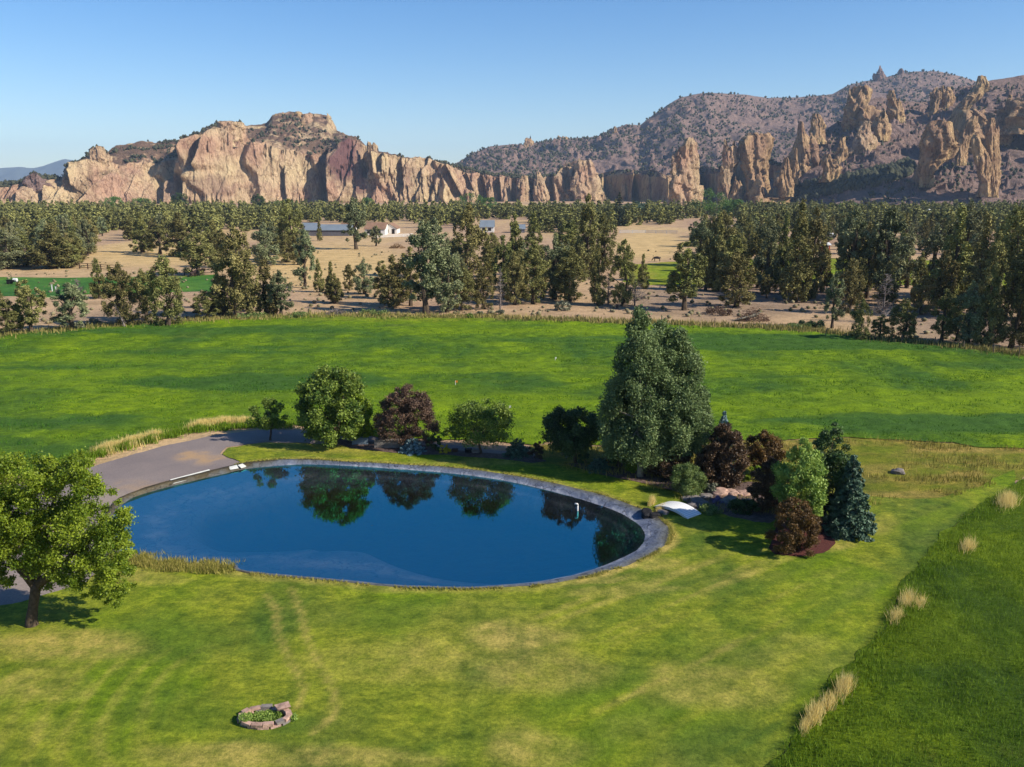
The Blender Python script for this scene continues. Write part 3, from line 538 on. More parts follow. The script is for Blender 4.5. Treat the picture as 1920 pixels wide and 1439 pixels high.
# ---- free-standing crags and spires
def spire(name, label, prof, Y, depth=0.6, seed=1, m=None, lean=0.0, down=14, rough=1.0, cat='rock spire', group=None, purple=0.0, strata=0.0):
    """prof: (py, left px, right px) from the top down"""
    prof = sorted(prof); pys = np.array([p[0] for p in prof], float); zz = Zat(pys, Y); top, bot = zz[0], zz[-1] - down
    H = top - bot; rows = int(np.clip(H * 0.9, 24, 80)); cols = 72
    wmax = max(Y * (p[2] - p[1]) / FPX for p in prof); hs_ = np.linspace(0, 1, rows); V = []
    zl = bot + (top - bot) * hs_; py = np.interp(-zl, -zz, pys); L = np.interp(py, pys, [p[1] for p in prof]); Rr = np.interp(py, pys, [p[2] for p in prof])
    cx = Xat((L + Rr) / 2, py, Y); w = Xat(Rr, py, Y) - Xat(L, py, Y)
    th = np.linspace(0, 2 * pi, cols, endpoint=False)
    TH, ZL = np.meshgrid(th, zl); CXX = cx[:, None]; Wd = w[:, None] / 2
    c, s = np.cos(TH), np.sin(TH); e = 0.72
    gk = np.random.default_rng(seed); K_ = 6; rp = np.full(TH.shape, 9.0)
    for q in range(K_):
        tk = (q + .5) * 2 * pi / K_ + gk.uniform(-.35, .35); st_ = np.round(ZL / (H * .22) + 3 * vnoise(TH, q, 0, seed)) ; dk = .80 + .30 * (_h(st_, st_ * 0 + q, st_ * 0, seed) - .5) + .18 * fbm(ZL / (H * .3), q * 3.7, 0, 2, seed)
        cc = np.cos(TH - tk); rp = np.minimum(rp, np.where(cc > .12, dk / np.maximum(cc, .12), 9.0))
    rp = np.clip(rp, .5, 1.25); ux, uy = c * rp * 1.08, s * rp
    D = np.maximum(Wd * 0.75, 0.5 * depth * wmax * (0.45 + 0.55 * (1 - hs_[:, None]))); D = np.minimum(D, np.maximum(Wd * 2.2, 2))
    X = CXX + Wd * ux; Yy = Y + D * uy + lean * (ZL - bot) + 0.5 * Wd * ux
    k = wmax
    n1 = 1.1 * (0.55 - 2.2 * np.abs(fbm(X / (k * .5), Yy / (k * .5), ZL / (k * 1.2), 4, seed))) + 0.7 * fbm(X / (k * .2), Yy / (k * .2), ZL / (k * .45), 4, seed + 2); n2 = saw(X + Yy * 0.6, ZL, max(k * 0.22, 3), seed + 3, 0.12)
    crk = sm(0.09, 0.0, np.abs(fbm(X / (k * .22), Yy / (k * .22), ZL / (k * 1.3), 3, seed + 8)))
    st = np.abs(((ZL + 2 * n1) / max(k * 0.07, 1.6)) % 1 - .5) * strata
    a = rough * k * (0.085 * n1 + 0.10 * n2 - 0.06 * crk - 0.03 * st) * np.clip(Wd / (k * 0.3), 0.15, 1)
    X = X + ux * a * 0.75; Yy = Yy + uy * a * 1.2
    ZD = ZL + rough * k * 0.06 * fbm(X / (k * .15), Yy / (k * .15), 0, 3, seed + 13) * (hs_[:, None] > 0.9) - sm(.5, 1, hs_[:, None]) * k * .32 * sm(.0, .35, fbm(X / (k * .28), Yy / (k * .6), 0, 2, seed + 19))
    V = np.stack([X.ravel(), Yy.ravel(), ZD.ravel()], 1); idx = np.arange(rows * cols).reshape(rows, cols); i2 = np.roll(idx, -1, 1)
    Fc = np.stack([idx[:-1].ravel(), i2[:-1].ravel(), i2[1:].ravel(), idx[1:].ravel()], 1)
    # cap
    b = len(V); tc = V[-cols:].mean(0) + (0, 0, k * 0.04); V = np.vstack([V, tc[None]])
    cap = np.stack([idx[-1], i2[-1], np.full(cols, b), np.full(cols, b)], 1)
    base = np.array([cx[0], Y, bot]); V = V - base
    me = mesh_np(name, V, np.vstack([Fc, cap]), m or M_rock2, False, {'soil': np.zeros(len(V)), 'purple': np.full(len(V), purple)})
    me.validate()
    return tag(obj(name, me, loc=base), label, cat, group)
SP = [
 ('rock_spire', 'tall pale free-standing rock tower rising alone above the tree line', [(259,1286,1297),(266,1280,1302),(272,1266,1304),(295,1258,1307),(330,1255,1313),(360,1256,1311),(385,1250,1314)], 1140, 0.9, 201, M_rock),
 ('rock_fin', 'pale upright rock fin just right of the tall lone tower', [(262,1356,1381),(272,1353,1388),(300,1351,1390),(330,1348,1376),(360,1347,1368),(388,1345,1366)], 1150, 0.9, 202, M_rock),
 ('rock_fin', 'broad tan rock fin with split top left of the dark canyon spires', [(250,1407,1444),(258,1393,1452),(272,1386,1454),(292,1385,1450),(312,1394,1443),(335,1400,1436),(360,1398,1440)], 1160, 0.8, 203, M_rock2),
 ('rock_spire', 'tapering low pinnacle in shadow between two pale fins', [(328,1380,1384),(345,1374,1390),(375,1366,1396)], 1120, 1, 204, M_rock2),
 ('rock_slab', 'low wide rubbly rock step at the foot of the tan fins', [(340,1412,1450),(352,1404,1475),(385,1398,1490)], 1110, 0.8, 205, M_rock2),
 ('rock_spire', 'thin dark spire standing highest in the shaded canyon row', [(228,1499,1506),(245,1497,1509),(262,1493,1518),(290,1488,1524),(330,1470,1530)], 1200, 0.8, 206, M_rock2),
 ('rock_block', 'square dark block at the head of the shaded canyon', [(214,1522,1538),(226,1519,1546),(250,1516,1550)], 1290, 0.9, 207, M_rock2),
 ('rock_spire', 'slender tan pinnacle below the thin dark spire', [(278,1490,1494),(296,1486,1496),(322,1482,1500)], 1120, 1, 208, M_rock2),
 ('rock_spire', 'leaning knobby pinnacle low in the shaded canyon', [(296,1470,1480),(315,1464,1484),(345,1460,1492)], 1100, 1, 209, M_rock2),
 ('rock_crag', 'large jagged crag with long shadow below the ridge line', [(162,1600,1636),(170,1592,1640),(190,1588,1634),(212,1584,1628),(232,1580,1612)], 1330, 0.7, 210, M_rock2),
 ('rock_crag', 'rounded yellow crag right of the large jagged crag', [(170,1668,1678),(180,1665,1686),(200,1664,1690),(212,1662,1696)], 1340, 0.8, 211, M_rock2),
 ('rock_crag', 'pale yellow fan-shaped outcrop on the middle of the slope', [(226,1624,1630),(240,1612,1634),(258,1598,1642),(274,1592,1648)], 1220, 0.6, 212, M_rock),
 ('rock_crag', 'small knobby outcrop above the pale fan-shaped outcrop', [(208,1652,1660),(220,1636,1668),(244,1634,1676)], 1260, 0.7, 213, M_rock2),
 ('rock_crag', 'narrow yellow crag with a shadow on its left upper slope', [(164,1756,1768),(176,1744,1768),(206,1742,1758)], 1370, 0.8, 214, M_rock2),
 ('rock_crag', 'low broken rocks beside the narrow yellow crag', [(160,1766,1774),(172,1764,1786),(188,1762,1790)], 1380, 0.8, 215, M_rock2),
 ('rock_fin', 'long diagonal rock rib slanting down the upper right slope', [(143,1833,1846),(158,1828,1856),(180,1806,1846),(205,1790,1822),(222,1782,1804)], 1330, 0.4, 216, M_rock2),
 ('rock_crag', 'massive lit crag at the right edge of the photo', [(166,1900,1935),(185,1872,1960),(210,1860,1970),(232,1852,1975)], 1180, 0.7, 217, M_rock2),
 ('rock_crag', 'bulky layered rock with dark cleft left of the heart-shaped rock', [(228,1742,1790),(240,1736,1798),(262,1728,1800),(290,1724,1790),(312,1720,1762),(326,1718,1748)], 1040, 0.8, 218, M_rock2),
 ('rock_spire', 'pillar standing between the two biggest rocks of the slope', [(218,1822,1832),(232,1806,1834),(262,1796,1822),(286,1790,1818)], 1090, 0.8, 219, M_rock2),
 ('rock_tower', 'left half of the heart-shaped tower tapering to its foot', [(253,1826,1836),(262,1821,1842),(285,1823,1856),(310,1828,1864),(342,1834,1858)], 985, 0.8, 220, M_rock2),
 ('rock_tower', 'tall right half of the heart-shaped tower above its twin', [(222,1852,1866),(235,1846,1874),(262,1844,1876),(300,1850,1878),(335,1850,1876),(345,1852,1872)], 1000, 0.8, 221, M_rock2),
 ('rock_crag', 'stubby crag on the lower slope below the fan-shaped outcrop', [(258,1574,1584),(270,1570,1588),(286,1566,1590)], 1190, 0.8, 222, M_rock2),
 ('rock_crag', 'low jumbled rocks on the lower slope beside canyon shadow', [(290,1544,1556),(302,1538,1572),(318,1534,1580)], 1110, 0.8, 223, M_rock2),
 ('rock_ridge', 'broad shaded ridge of joined rocks falling towards the canyon', [(258,1502,1526),(275,1488,1540),(300,1470,1552),(335,1448,1568),(372,1436,1590)], 1215, 0.5, 241, M_rock2),
 ('rock_ridge', 'wide broken rock base joining the upper crags of the slope', [(196,1586,1640),(215,1578,1668),(240,1572,1690),(262,1584,1672)], 1345, 0.5, 242, M_rock2),
 ('rock_ridge', 'rocky shoulder behind the two biggest rocks of the slope', [(208,1800,1850),(232,1770,1890),(262,1760,1905),(290,1780,1890)], 1190, 0.5, 243, M_rock2),
 ('rock_outcrop', 'rounded knob standing on the highest skyline of the ridge', [(123,1645,1651),(130,1642,1656),(140,1638,1661),(150,1634,1666)], 2880, 0.8, 224, M_hill),
 ('rock_outcrop', 'smaller pointed knob right of the skyline knob', [(129,1688,1691),(136,1683,1697),(146,1678,1704)], 2890, 0.8, 225, M_hill),
 ('rock_outcrop', 'twin pillars on the low skyline left of the big ridge', [(254,992,996),(260,985,999),(272,982,1002)], 2440, 0.8, 226, M_rock2),
 ('rock_outcrop', 'castle-like rocks on the low skyline', [(253,1042,1048),(257,1040,1064),(266,1038,1068)], 2430, 0.8, 227, M_rock2),
 ('rock_outcrop', 'cliffy knob in the saddle of the back ridge', [(238,1150,1156),(248,1146,1162),(264,1144,1166)], 2380, 0.8, 228, M_rock2),
 ('rock_crag', 'flat-topped crag on the massif summit, left of its twin', [(209,535,560),(215,512,562),(226,506,566),(240,500,572)], 1500, 0.7, 229, M_rock2),
 ('rock_crag', 'pale square crag at the right end of the massif summit', [(213,584,612),(218,574,618),(235,572,622),(258,566,625)], 1510, 0.8, 230, M_rock),
 ('rock_crag', 'squarish tan crag at the top of the central cliff face', [(229,410,452),(238,406,458),(256,402,462)], 1290, 0.6, 231, M_rock),
 ('rock_spire', 'dark pointed spire at the right shoulder of the massif', [(266,690,698),(274,688,706),(292,688,710),(316,690,716)], 1352, 0.8, 232, M_rock),
 ('rock_crag', 'small rounded crag on the left shoulder of the massif', [(275,180,194),(284,172,200),(304,168,206)], 1195, 0.8, 233, M_rock),
 ('rock_slab', 'slanted rock slab leaning right beside the massif foot', [(323,1006,1012),(345,1002,1022),(380,1000,1034)], 1440, 0.8, 234, M_rock),
 ('rock_slab', 'upright slab left of the slanted slab at the massif foot', [(330,976,988),(350,973,992),(380,970,994)], 1430, 0.8, 235, M_rock),
 ('rock_fin', 'steep pinkish fin ending the massif beside the shaded wall', [(300,1086,1106),(312,1078,1112),(340,1074,1120),(380,1070,1132)], 1470, 0.7, 236, M_rock),
 ('rock_crag', 'dark crag at the far left end below the blue mountain', [(324,62,68),(332,54,78),(345,46,92)], 1130, 0.8, 238, M_hill),
]
for (nm, lb, pf, Y, dp, sd, mt) in SP:
    spire(nm, lb, pf, Y, dp, sd, mt, strata=1.2 if sd in (218, 220, 221) else 0.3, rough=0.7 if sd in (220, 221) else 1.0, down=16 if Y < 1450 else 30, cat=nm.replace('_', ' '), group='rock outcrops above the river canyon')

# ---- scrub on the slopes
def blobs(P, r, seed, squash=1.0):
    """small dark bushes: a few crossed facets each"""
    g = np.random.default_rng(seed); n = len(P)
    ico = np.array([(0, 0, 1.25), (0.9, 0, .45), (.28, .86, .4), (-.73, .53, .5), (-.73, -.53, .35), (.28, -.86, .45), (0.4, 0.3, -.5), (-.4, 0.1, -.5), (0.1, -.5, -.5)])
    f = np.array([(0, 1, 2), (0, 2, 3), (0, 3, 4), (0, 4, 5), (0, 5, 1), (1, 6, 2), (2, 6, 7), (2, 7, 3), (3, 7, 4), (4, 7, 8), (4, 8, 5), (5, 8, 1), (1, 8, 6)])
    a = g.random(n) * 6.28; rr = r * (0.5 + g.random(n) ** 1.5)
    V = ico[None] * rr[:, None, None] * (1 + 0.5 * (g.random((n, 9, 3)) - .5)); V[..., 2] *= squash
    x = V[..., 0] * np.cos(a)[:, None] - V[..., 1] * np.sin(a)[:, None]; y = V[..., 0] * np.sin(a)[:, None] + V[..., 1] * np.cos(a)[:, None]
    V = np.stack([x, y, V[..., 2]], -1) + P[:, None]; V[..., 2] += rr[:, None] * 0.4
    return V.reshape(-1, 3), (f[None] + 9 * np.arange(n)[:, None, None]).reshape(-1, 3), np.repeat(g.random(n), 9)
M_scrub = leafmat('hill_scrub', srgb(66,70,54,K), srgb(98,98,74,K), 0.0, 0.9, 0.1)
def scrub(name, pts, n, r, seed, clump=60.0, thr=-0.2):
    g = np.random.default_rng(seed); P = np.vstack(pts); P = P[g.choice(len(P), min(len(P), n * 3), False)]
    P = P[fbm(P[:, 0] / clump, P[:, 1] / clump, P[:, 2] / clump, 3, seed) > thr][:n]; P = P + g.normal(0, r * .4, P.shape) * (1, 1, 0)
    V, Fc, t = blobs(P, r, seed); tag(obj(name, mesh_np(name, V, Fc, M_scrub, False, {'tint': t})), 'dark juniper scrub dotted over the ' + {'massif': 'rocky massif top', 'hill': 'brown canyon hillside', 'butte': 'far butte ridge'}[name.split('_')[0]], 'scrub', kind='stuff')
scrub('massif_scrub', scatter_pts['massif'], 2300, 2.2, 301, 40, 0.0)
scrub('hill_scrub', scatter_pts['hill'], 2600, 2.1, 302, 50, -0.05)
scrub('butte_scrub', scatter_pts['butte'], 9500, 3.1, 303, 200, -0.25)
# darker wooded patch low on the canyon hill
P = scatter_pts['hill'][0]; qx, qy = topix(P[:, 0], P[:, 1], P[:, 2]); w = (polyd(qx, qy, [(1480,368),(1560,352),(1640,338),(1700,318)]) < 13) & (np.random.default_rng(5).random(len(P)) < 0.5)
V, Fc, t = blobs(P[w], 3.4, 9, 1.3); tag(obj('hillside_wood', mesh_np('hillside_wood', V, Fc, M_scrub, False, {'tint': t})), 'dense dark juniper wood along the foot of the canyon hill', 'wood', kind='stuff')
# ================================================================== TREES
M_bark = plain('bark', srgb(104,88,72,K), 0.95, 0.25, 6, 0.8, 0.03)
M_bark_pale = plain('pale_bark', srgb(170,160,140,K), 0.9, 0.2, 5, 0.6, 0.02)
M_deadwood = plain('dead_wood', srgb(146,134,128,K), 0.95, 0.15, 5, 0.5, 0.02)
def lmat(n, a, b, **k): return leafmat(n, srgb(*a, .8), srgb(*b, .8), **k)
M_maple = lmat('maple_leaves', (66,96,30), (156,174,72), trans=0.3)
M_cherry = lmat('bright_leaves', (84,112,20), (166,182,54), trans=0.35)
M_darkleaf = lmat('dark_leaves', (42,62,30), (96,118,64), trans=0.2)
M_poplar = lmat('poplar_leaves', (78,100,56), (150,168,108), trans=0.3, rough=0.55, spec=0.25)
M_birch = lmat('birch_leaves', (100,134,50), (180,202,98), trans=0.3)
M_limeleaf = lmat('lime_leaves', (96,130,20), (160,180,50), trans=0.35)
M_brownleaf = lmat('brown_purple_leaves', (72,54,44), (134,106,84), trans=0.15)
M_plum = lmat('plum_leaves', (62,48,34), (118,92,64), trans=0.15)
M_rust = lmat('rusty_leaves', (70,54,28), (138,104,52), trans=0.2)
M_barb = lmat('barberry_leaves', (76,56,30), (132,100,52), trans=0.2)
M_blue = lmat('blue_needles', (66,92,96), (140,166,166), trans=0.0)
M_bluegreen = lmat('blue_green_needles', (40,62,48), (94,120,94), trans=0.0)
M_willow = lmat('willow_leaves', (76,100,44), (150,168,96), trans=0.25)
M_sage = lmat('sage_leaves', (104,108,84), (160,160,132), trans=0.0)
M_yellow = lmat('yellow_flowers', (176,160,30), (236,214,60), trans=0.2)
M_jun = lmat('juniper_foliage', (78,78,44), (166,158,98), trans=0.0, rough=0.8, spec=0.1, objvar=0.22)
M_jun2 = lmat('grey_juniper_foliage', (80,88,58), (164,164,120), trans=0.0, rough=0.8, spec=0.1, objvar=0.2)
M_deciduous = lmat('far_green_leaves', (58,92,36), (116,150,66), trans=0.15)
M_fir = lmat('dark_fir_needles', (30,42,30), (58,72,48), trans=0.0)
M_dry = leafmat('dry_grass_blades', srgb(220,194,110,.85), srgb(248,228,160,.85), 0.35, 0.8, 0.1)
M_gblade = leafmat('green_grass_blades', srgb(104,142,30,K), srgb(160,184,56,K), 0.25, 0.7, 0.15)
M_fblade = leafmat('alfalfa_blades', srgb(72,126,36,K), srgb(134,172,40,K), 0.25, 0.7, 0.15)

def leafquads(C, size, g, out=None, k=0.0, asp=0.62, droop=None):
    """rhombic leaves: centres C (n,3), size (n,) or scalar; k pulls the leaf's normal towards out"""
    n = len(C); N = g.normal(size=(n, 3)); N /= np.linalg.norm(N, axis=1)[:, None]
    if out is not None: N = N * (1 - k) + out * k; N /= np.linalg.norm(N, axis=1)[:, None] + 1e-9
    A = np.cross(N, g.normal(size=(n, 3))); A /= np.linalg.norm(A, axis=1)[:, None] + 1e-9
    if droop is not None: A = A + np.array(droop); A /= np.linalg.norm(A, axis=1)[:, None]
    B = np.cross(N, A); B /= np.linalg.norm(B, axis=1)[:, None] + 1e-9
    s = (np.asarray(size) * (0.6 + 0.8 * g.random(n)))[:, None] * 0.5
    V = np.stack([C - A * s, C - B * s * asp, C + A * s, C + B * s * asp], 1).reshape(-1, 3)
    return V, np.arange(4 * n).reshape(n, 4)
def lobes(L, n, size, g, shell=0.55, k=0.35, tintspread=0.35, asp=0.62, droop=None):
    """L: (m,6) centres and radii of leafy lobes"""
    L = np.asarray(L, float); a = (L[:, 3] * L[:, 4] + L[:, 3] * L[:, 5] + L[:, 4] * L[:, 5]); w = g.choice(len(L), n, p=a / a.sum())
    d = g.normal(size=(n, 3)); d /= np.linalg.norm(d, axis=1)[:, None]
    r = (shell + (1 - shell) * g.random(n)) * (1 + 0.18 * g.normal(size=n)); r = np.clip(r, 0.1, 1.45)
    P = L[w, :3] + d * L[w, 3:] * r[:, None]
    V, Fc = leafquads(P, size, g, d, k, asp, droop)
    lt = g.random(len(L)); t = np.clip(0.5 + tintspread * (lt[w] - .5) * 2 + 0.32 * g.normal(size=n) * .7, 0, 1)
    return V, Fc, np.repeat(t, 4)
def envelope(prof, r, z0, z1, m, g, rl=(0.2, 0.34), fill=0.75, ex=1.0, zs=0.85, lead=0):
    """lobes spread through a crown whose radius at height 0..1 is prof(h)*r"""
    out = []; tries = 0
    while len(out) < m and tries < m * 40:
        tries += 1; h = g.random(); R_ = prof(h)
        if g.random() > R_ + 0.12: continue
        q = (1 - (1 - fill) * g.random()) if g.random() < 0.72 else g.random() * fill
        lr = r * (rl[0] + (rl[1] - rl[0]) * g.random()) * (0.55 + 0.45 * R_); a = g.random() * 6.283; rad = max(0, R_ * r * q - lr * 0.55)
        out.append((cos(a) * rad * ex, sin(a) * rad, z0 + (z1 - z0) * h - lr * 0.3 * (h > .8), lr, lr, lr * zs))
    return np.array(out)
def trunk_limbs(h, r0, L, g, n=5, split=0.3, bend=0.12, tips=0.8):
    mb = MB(); top = Vector((g.normal() * bend, g.normal() * bend, h * split))
    mb.tube([(0, 0, -0.15), (0, 0, h * split * .15), tuple(top * 0.55 + Vector((g.normal() * .03 * h * .1, 0, 0))), tuple(top)], [r0 * 1.45, r0 * 1.05, r0 * .92, r0 * .85], 10)
    idx = g.choice(len(L), min(n, len(L)), False)
    for i in idx:
        e = Vector(L[i, :3]) * tips + Vector((0, 0, h * split * (1 - tips))); mid = top.lerp(e, 0.5) + Vector((g.normal() * .08 * h, g.normal() * .08 * h, h * 0.02)) * 0.5
        mb.tube([tuple(top - Vector((0, 0, r0 * .4))), tuple(top.lerp(mid, .5)), tuple(mid), tuple(e)], [r0 * .62, r0 * .48, r0 * .34, r0 * .1], 7)
    return mb
DOME = lambda h: math.sqrt(max(0, 1 - abs(2 * h - 0.8)**2.3 / 1.5)) if h < 1 else 0
BALL = lambda h: math.sqrt(max(0, 1 - (2 * h - 1)**2))
LOW = lambda h: math.sqrt(max(0, 1 - h**2.2)) * (0.8 + 0.2 * min(1, h * 4))
POP = lambda h: max(.16, min(1, .7 + h * 1.4) * (1 - max(0, h - .2) / .8)**.52)
CONE = lambda h: max(0.03, (1 - h)**0.75 * min(1, 0.55 + h * 2.2))
EGG = lambda h: max(0.05, (sin(pi * min(1, h * 0.9 + 0.12))**0.8))
def dims(bx, by, ty, l, r, cb=None):
    x, y = G(bx, by); dep = y * cP + CH * sP; h = Zat(ty, y); w = (r - l) / FPX * dep; off = ((l + r) / 2 - bx) / FPX * dep
    return x, y, h, w, off, (Zat(cb, y) if cb else 0)
def broadleaf(name, label, cat, bx, by, ty, l, r, cb, mat, nleaf, size, seed, prof=DOME, m=46, rl=(0.2, 0.34), tr=0.13, limbs=6, split=None, bark=None, shell=0.5, zs=0.85, k=0.35, group=None, fill=0.75, asp=0.62, droop=None, deep=1.0, extra=None, parts=('crown', 'trunk')):
    g = np.random.default_rng(seed); x, y, h, w, off, z0 = dims(bx, by, ty, l, r, cb); rr = w / 2
    y += 0
    t = thing(name, label, cat, (x, y, 0.03), 0, group)
    rr *= 1.06; m = int(m * 1.5); rl = (rl[0] * .8, rl[1] * .85); L = envelope(prof, rr, z0, h, m, g, rl, fill, 1.0, zs); L[:, 1] *= deep; L[:, 0] += off
    # keep the crown inside its measured box
    L[:, 0] = np.clip(L[:, 0], off - rr + L[:, 3] * .8, off + rr - L[:, 3] * .8); L[:, 2] = np.minimum(L[:, 2], h - L[:, 5] * .9); L[:, 2] = np.maximum(L[:, 2], z0 + L[:, 5] * .5)
    if extra is not None: L = np.vstack([L, extra])
    V, Fc, ti = lobes(L, int(nleaf * 1.7), size * .74, g, shell * .8, k, asp=asp, droop=droop)
    V[:, 2] = np.maximum(V[:, 2], 0.02)
    obj(parts[0], mesh_np(parts[0], V, Fc, mat, False, {'tint': ti}), t)
    if tr: trunk_limbs(h, tr, L, g, limbs, split if split else max(0.12, (z0 / h) * 0.9)).build(parts[1], bark or M_bark, t, smooth=True)
    return t
def spruce(name, label, cat, bx, by, ty, l, r, mat, n, size, seed, group=None, tiers=15, droop=0.25, squat=0.9):
    g = np.random.default_rng(seed); x, y, h, w, off, _ = dims(bx, by, ty, l, r); R0 = w / 2; t = thing(name, label, cat, (x, y, 0.03), 0, group)
    P = []; O = []; ti = []
    tot = [(1 - k / tiers)**2 + .05 for k in range(tiers)]; s_ = sum(tot)
    for k in range(tiers):
        f = k / tiers; z = h * (0.05 + 0.93 * f); rad = R0 * (1 - f)**squat * (0.9 + 0.2 * g.random()); nb = int(9 - 4 * f); nn = int(n * tot[k] / s_ / nb) + 4; a0 = g.random() * 6
        for b in range(nb):
            a = a0 + b * 6.283 / nb + g.normal() * .15; q = g.random(nn)**0.6; lat = g.normal(size=nn) * 0.16 * rad * (1.15 - q * .7) + 0; lr = rad * (0.85 + .3 * g.random())
            rr = q * lr; zz = z + h / tiers * (0.5 - g.random(nn)) * .7 - droop * rr * q + 0.12 * rr * q**3
            P.append(np.stack([cos(a) * rr - sin(a) * lat, sin(a) * rr + cos(a) * lat, zz], 1)); O.append(np.stack([0 * rr + cos(a) * .3, 0 * rr + sin(a) * .3, 0 * rr + 1], 1)); ti.append(np.clip(0.35 + 0.5 * q + 0.2 * g.normal(size=nn) + 0.1 * g.normal(), 0, 1))
    P = np.vstack(P); O = np.vstack(O); P[:, 2] = np.clip(P[:, 2], 0.05, h); P[:, 0] += off * 0
    V, Fc = leafquads(P, size, g, O, 0.45, 0.5); obj('crown', mesh_np('crown', V, Fc, mat, False, {'tint': np.repeat(np.concatenate(ti), 4)}), t)
    MB().tube([(0, 0, -.1), (0, 0, h * .5), (0, 0, h * .93)], [0.02 * h + .04, 0.012 * h + .02, 0.01], 8).build('trunk', M_bark, t); return t

# ---- the garden round the pond
g_ = np.random.default_rng(5)
def big_left():
    x, y, h, w, off, z0 = dims(60, 1175, 858, -62, 256, 1100); g = np.random.default_rng(77)
    t = thing('shade_tree', 'large bright green tree with thick forked trunk on the lawn at the left', 'tree', (x, y, 0.02))
    L = []
    C = [(15,900,42),(70,905,40),(140,890,32),(-30,930,50),(150,950,45),(95,960,55),(30,970,55),(210,985,36),(232,1010,22),(190,1030,42),(120,1030,45),(60,1040,42),(225,1060,26),(200,1085,30),(215,1118,18),(165,1070,32),(-40,1000,55),(-30,1060,40),(0,1030,40),(120,900,26),(160,880,20),(35,868,14),(85,875,18),(-10,985,40),(180,1110,16),(228,965,18),(175,915,24),(10,1090,18),(240,1100,12),(110,1080,26)]
    dep = y * cP + CH * sP
    for (a, b, r) in C:
        for q in range(12):
            yy = g.uniform(-1.7, 1.7) * (1 if r > 25 else .6); rr = r / FPX * dep * g.uniform(.32, .62); ja, jb = g.normal() * r * .5, g.normal() * r * .5
            L.append((Xat(a + ja, b + jb, y + yy) - x, yy, Zat(b + jb, y + yy), rr, rr, rr * .85))
    L = np.array(L); L[:, 2] = np.maximum(L[:, 2], 0.9)
    V, Fc, ti = lobes(L, 150000, 0.105, g, 0.15, 0.3, 0.3); obj('crown', mesh_np('crown', V, Fc, M_cherry, False, {'tint': ti}), t)
    mb = MB(); f = lambda a, b, d=0: (Xat(a, b, y + d) - x, d, Zat(b, y + d))
    mb.tube([(0, 0, -.2), (.0, 0, .25), f(62, 1140), f(66, 1112), f(68, 1095)], [.36, .27, .22, .22, .25], 12)
    for pts, rr in (([(66,1100,0),(48,1078,0),(25,1055,-.2),(-10,1030,-.4),(-40,1000,-.5)], (.22,.19,.16,.12,.05)), ([(68,1100,0),(55,1065,.2),(50,1030,.4),(40,960,.6)], (.16,.13,.1,.04)), ([(70,1098,0),(92,1080,.0),(112,1065,.1),(140,1035,.3),(165,1005,.5)], (.22,.19,.15,.08,.03)),
                    ([(68,1100,0),(75,1070,.1),(80,1040,.3),(95,960,.5),(110,910,.4)], (.13,.11,.09,.07,.03)), ([(40,1070,0),(10,1060,.4),(-30,1050,.8)], (.1,.07,.04)), ([(112,1065,-.4),(140,1062,-.2),(190,1075,0),(222,1095,0)], (.09,.07,.05,.02)), ([(80,1040,.3),(60,1000,.1),(30,930,-.2)], (.07,.05,.03))):
        mb.tube([f(*p) for p in pts], rr, 8)
    mb.build('trunk', M_bark, t, smooth=True)
big_left()
broadleaf('young_tree', 'small round young green tree at the drive, leftmost behind the pond', 'tree', 507, 826, 747, 464, 544, 800, M_maple, 3800, 0.20, 12, m=26, tr=.08, limbs=6, split=.3)
broadleaf('leafy_tree', 'large dense green tree between the young tree and the purple-brown one', 'tree', 630, 832, 687, 562, 698, 822, M_maple, 20000, 0.26, 13, prof=DOME, m=70, tr=.16, zs=.75, k=.45)
broadleaf('lime_tree', 'bright yellow-green small tree tucked against the big green tree', 'tree', 676, 830, 741, 648, 704, 818, M_limeleaf, 6000, 0.22, 14, m=24, tr=.06)
broadleaf('copper_tree', 'wide dome-shaped purple-brown tree behind the pond', 'tree', 762, 834, 722, 700, 828, 826, M_brownleaf, 30000, 0.15, 15, prof=LOW, m=130, tr=.14, rl=(.15, .22), shell=.2)
broadleaf('spreading_tree', 'green tree with open spreading crown on a slim forked trunk', 'tree', 902, 853, 750, 842, 964, 826, M_maple, 9500, 0.19, 16, m=50, tr=.10, limbs=10, split=.26, bark=M_bark, shell=.3)
broadleaf('dark_tree', 'dark round-headed tree standing left of the tall poplars', 'tree', 1078, 869, 761, 1016, 1126, 842, M_darkleaf, 13000, 0.22, 17, m=55, tr=.14, limbs=7, split=.25)
broadleaf('poplar', 'tallest silvery green poplar with narrow top at the pond garden', 'tree', 1200, 896, 577, 1116, 1264, 862, M_poplar, 52000, 0.20, 18, prof=POP, m=130, rl=(.18, .34), tr=.2, limbs=10, split=.35, bark=M_bark_pale, shell=.3, zs=1.2, deep=.9)
broadleaf('poplar', 'broad poplar leaning right beside the tallest poplar', 'tree', 1258, 890, 614, 1194, 1334, 842, M_poplar, 48000, 0.20, 19, prof=POP, m=120, rl=(.18, .34), tr=.18, limbs=10, split=.35, bark=M_bark_pale, shell=.3, zs=1.2)
broadleaf('poplar', 'middle poplar filling the gap behind the two taller poplars', 'tree', 1232, 878, 594, 1160, 1300, 850, M_poplar, 30000, 0.20, 118, prof=POP, m=90, rl=(.18, .34), tr=.16, limbs=8, split=.35, bark=M_bark_pale, shell=.3, zs=1.2)
broadleaf('poplar_sapling', 'lower left dark leafy poplar growth beside the round-headed tree', 'tree', 1160, 882, 700, 1118, 1212, 868, M_darkleaf, 12000, 0.2, 20, prof=EGG, m=50, tr=.1)
broadleaf('poplar_sapling', 'light green low poplar growth under the right side of tall poplars', 'tree', 1285, 880, 706, 1236, 1330, 862, M_poplar, 12000, 0.2, 21, prof=EGG, m=50, tr=.1)
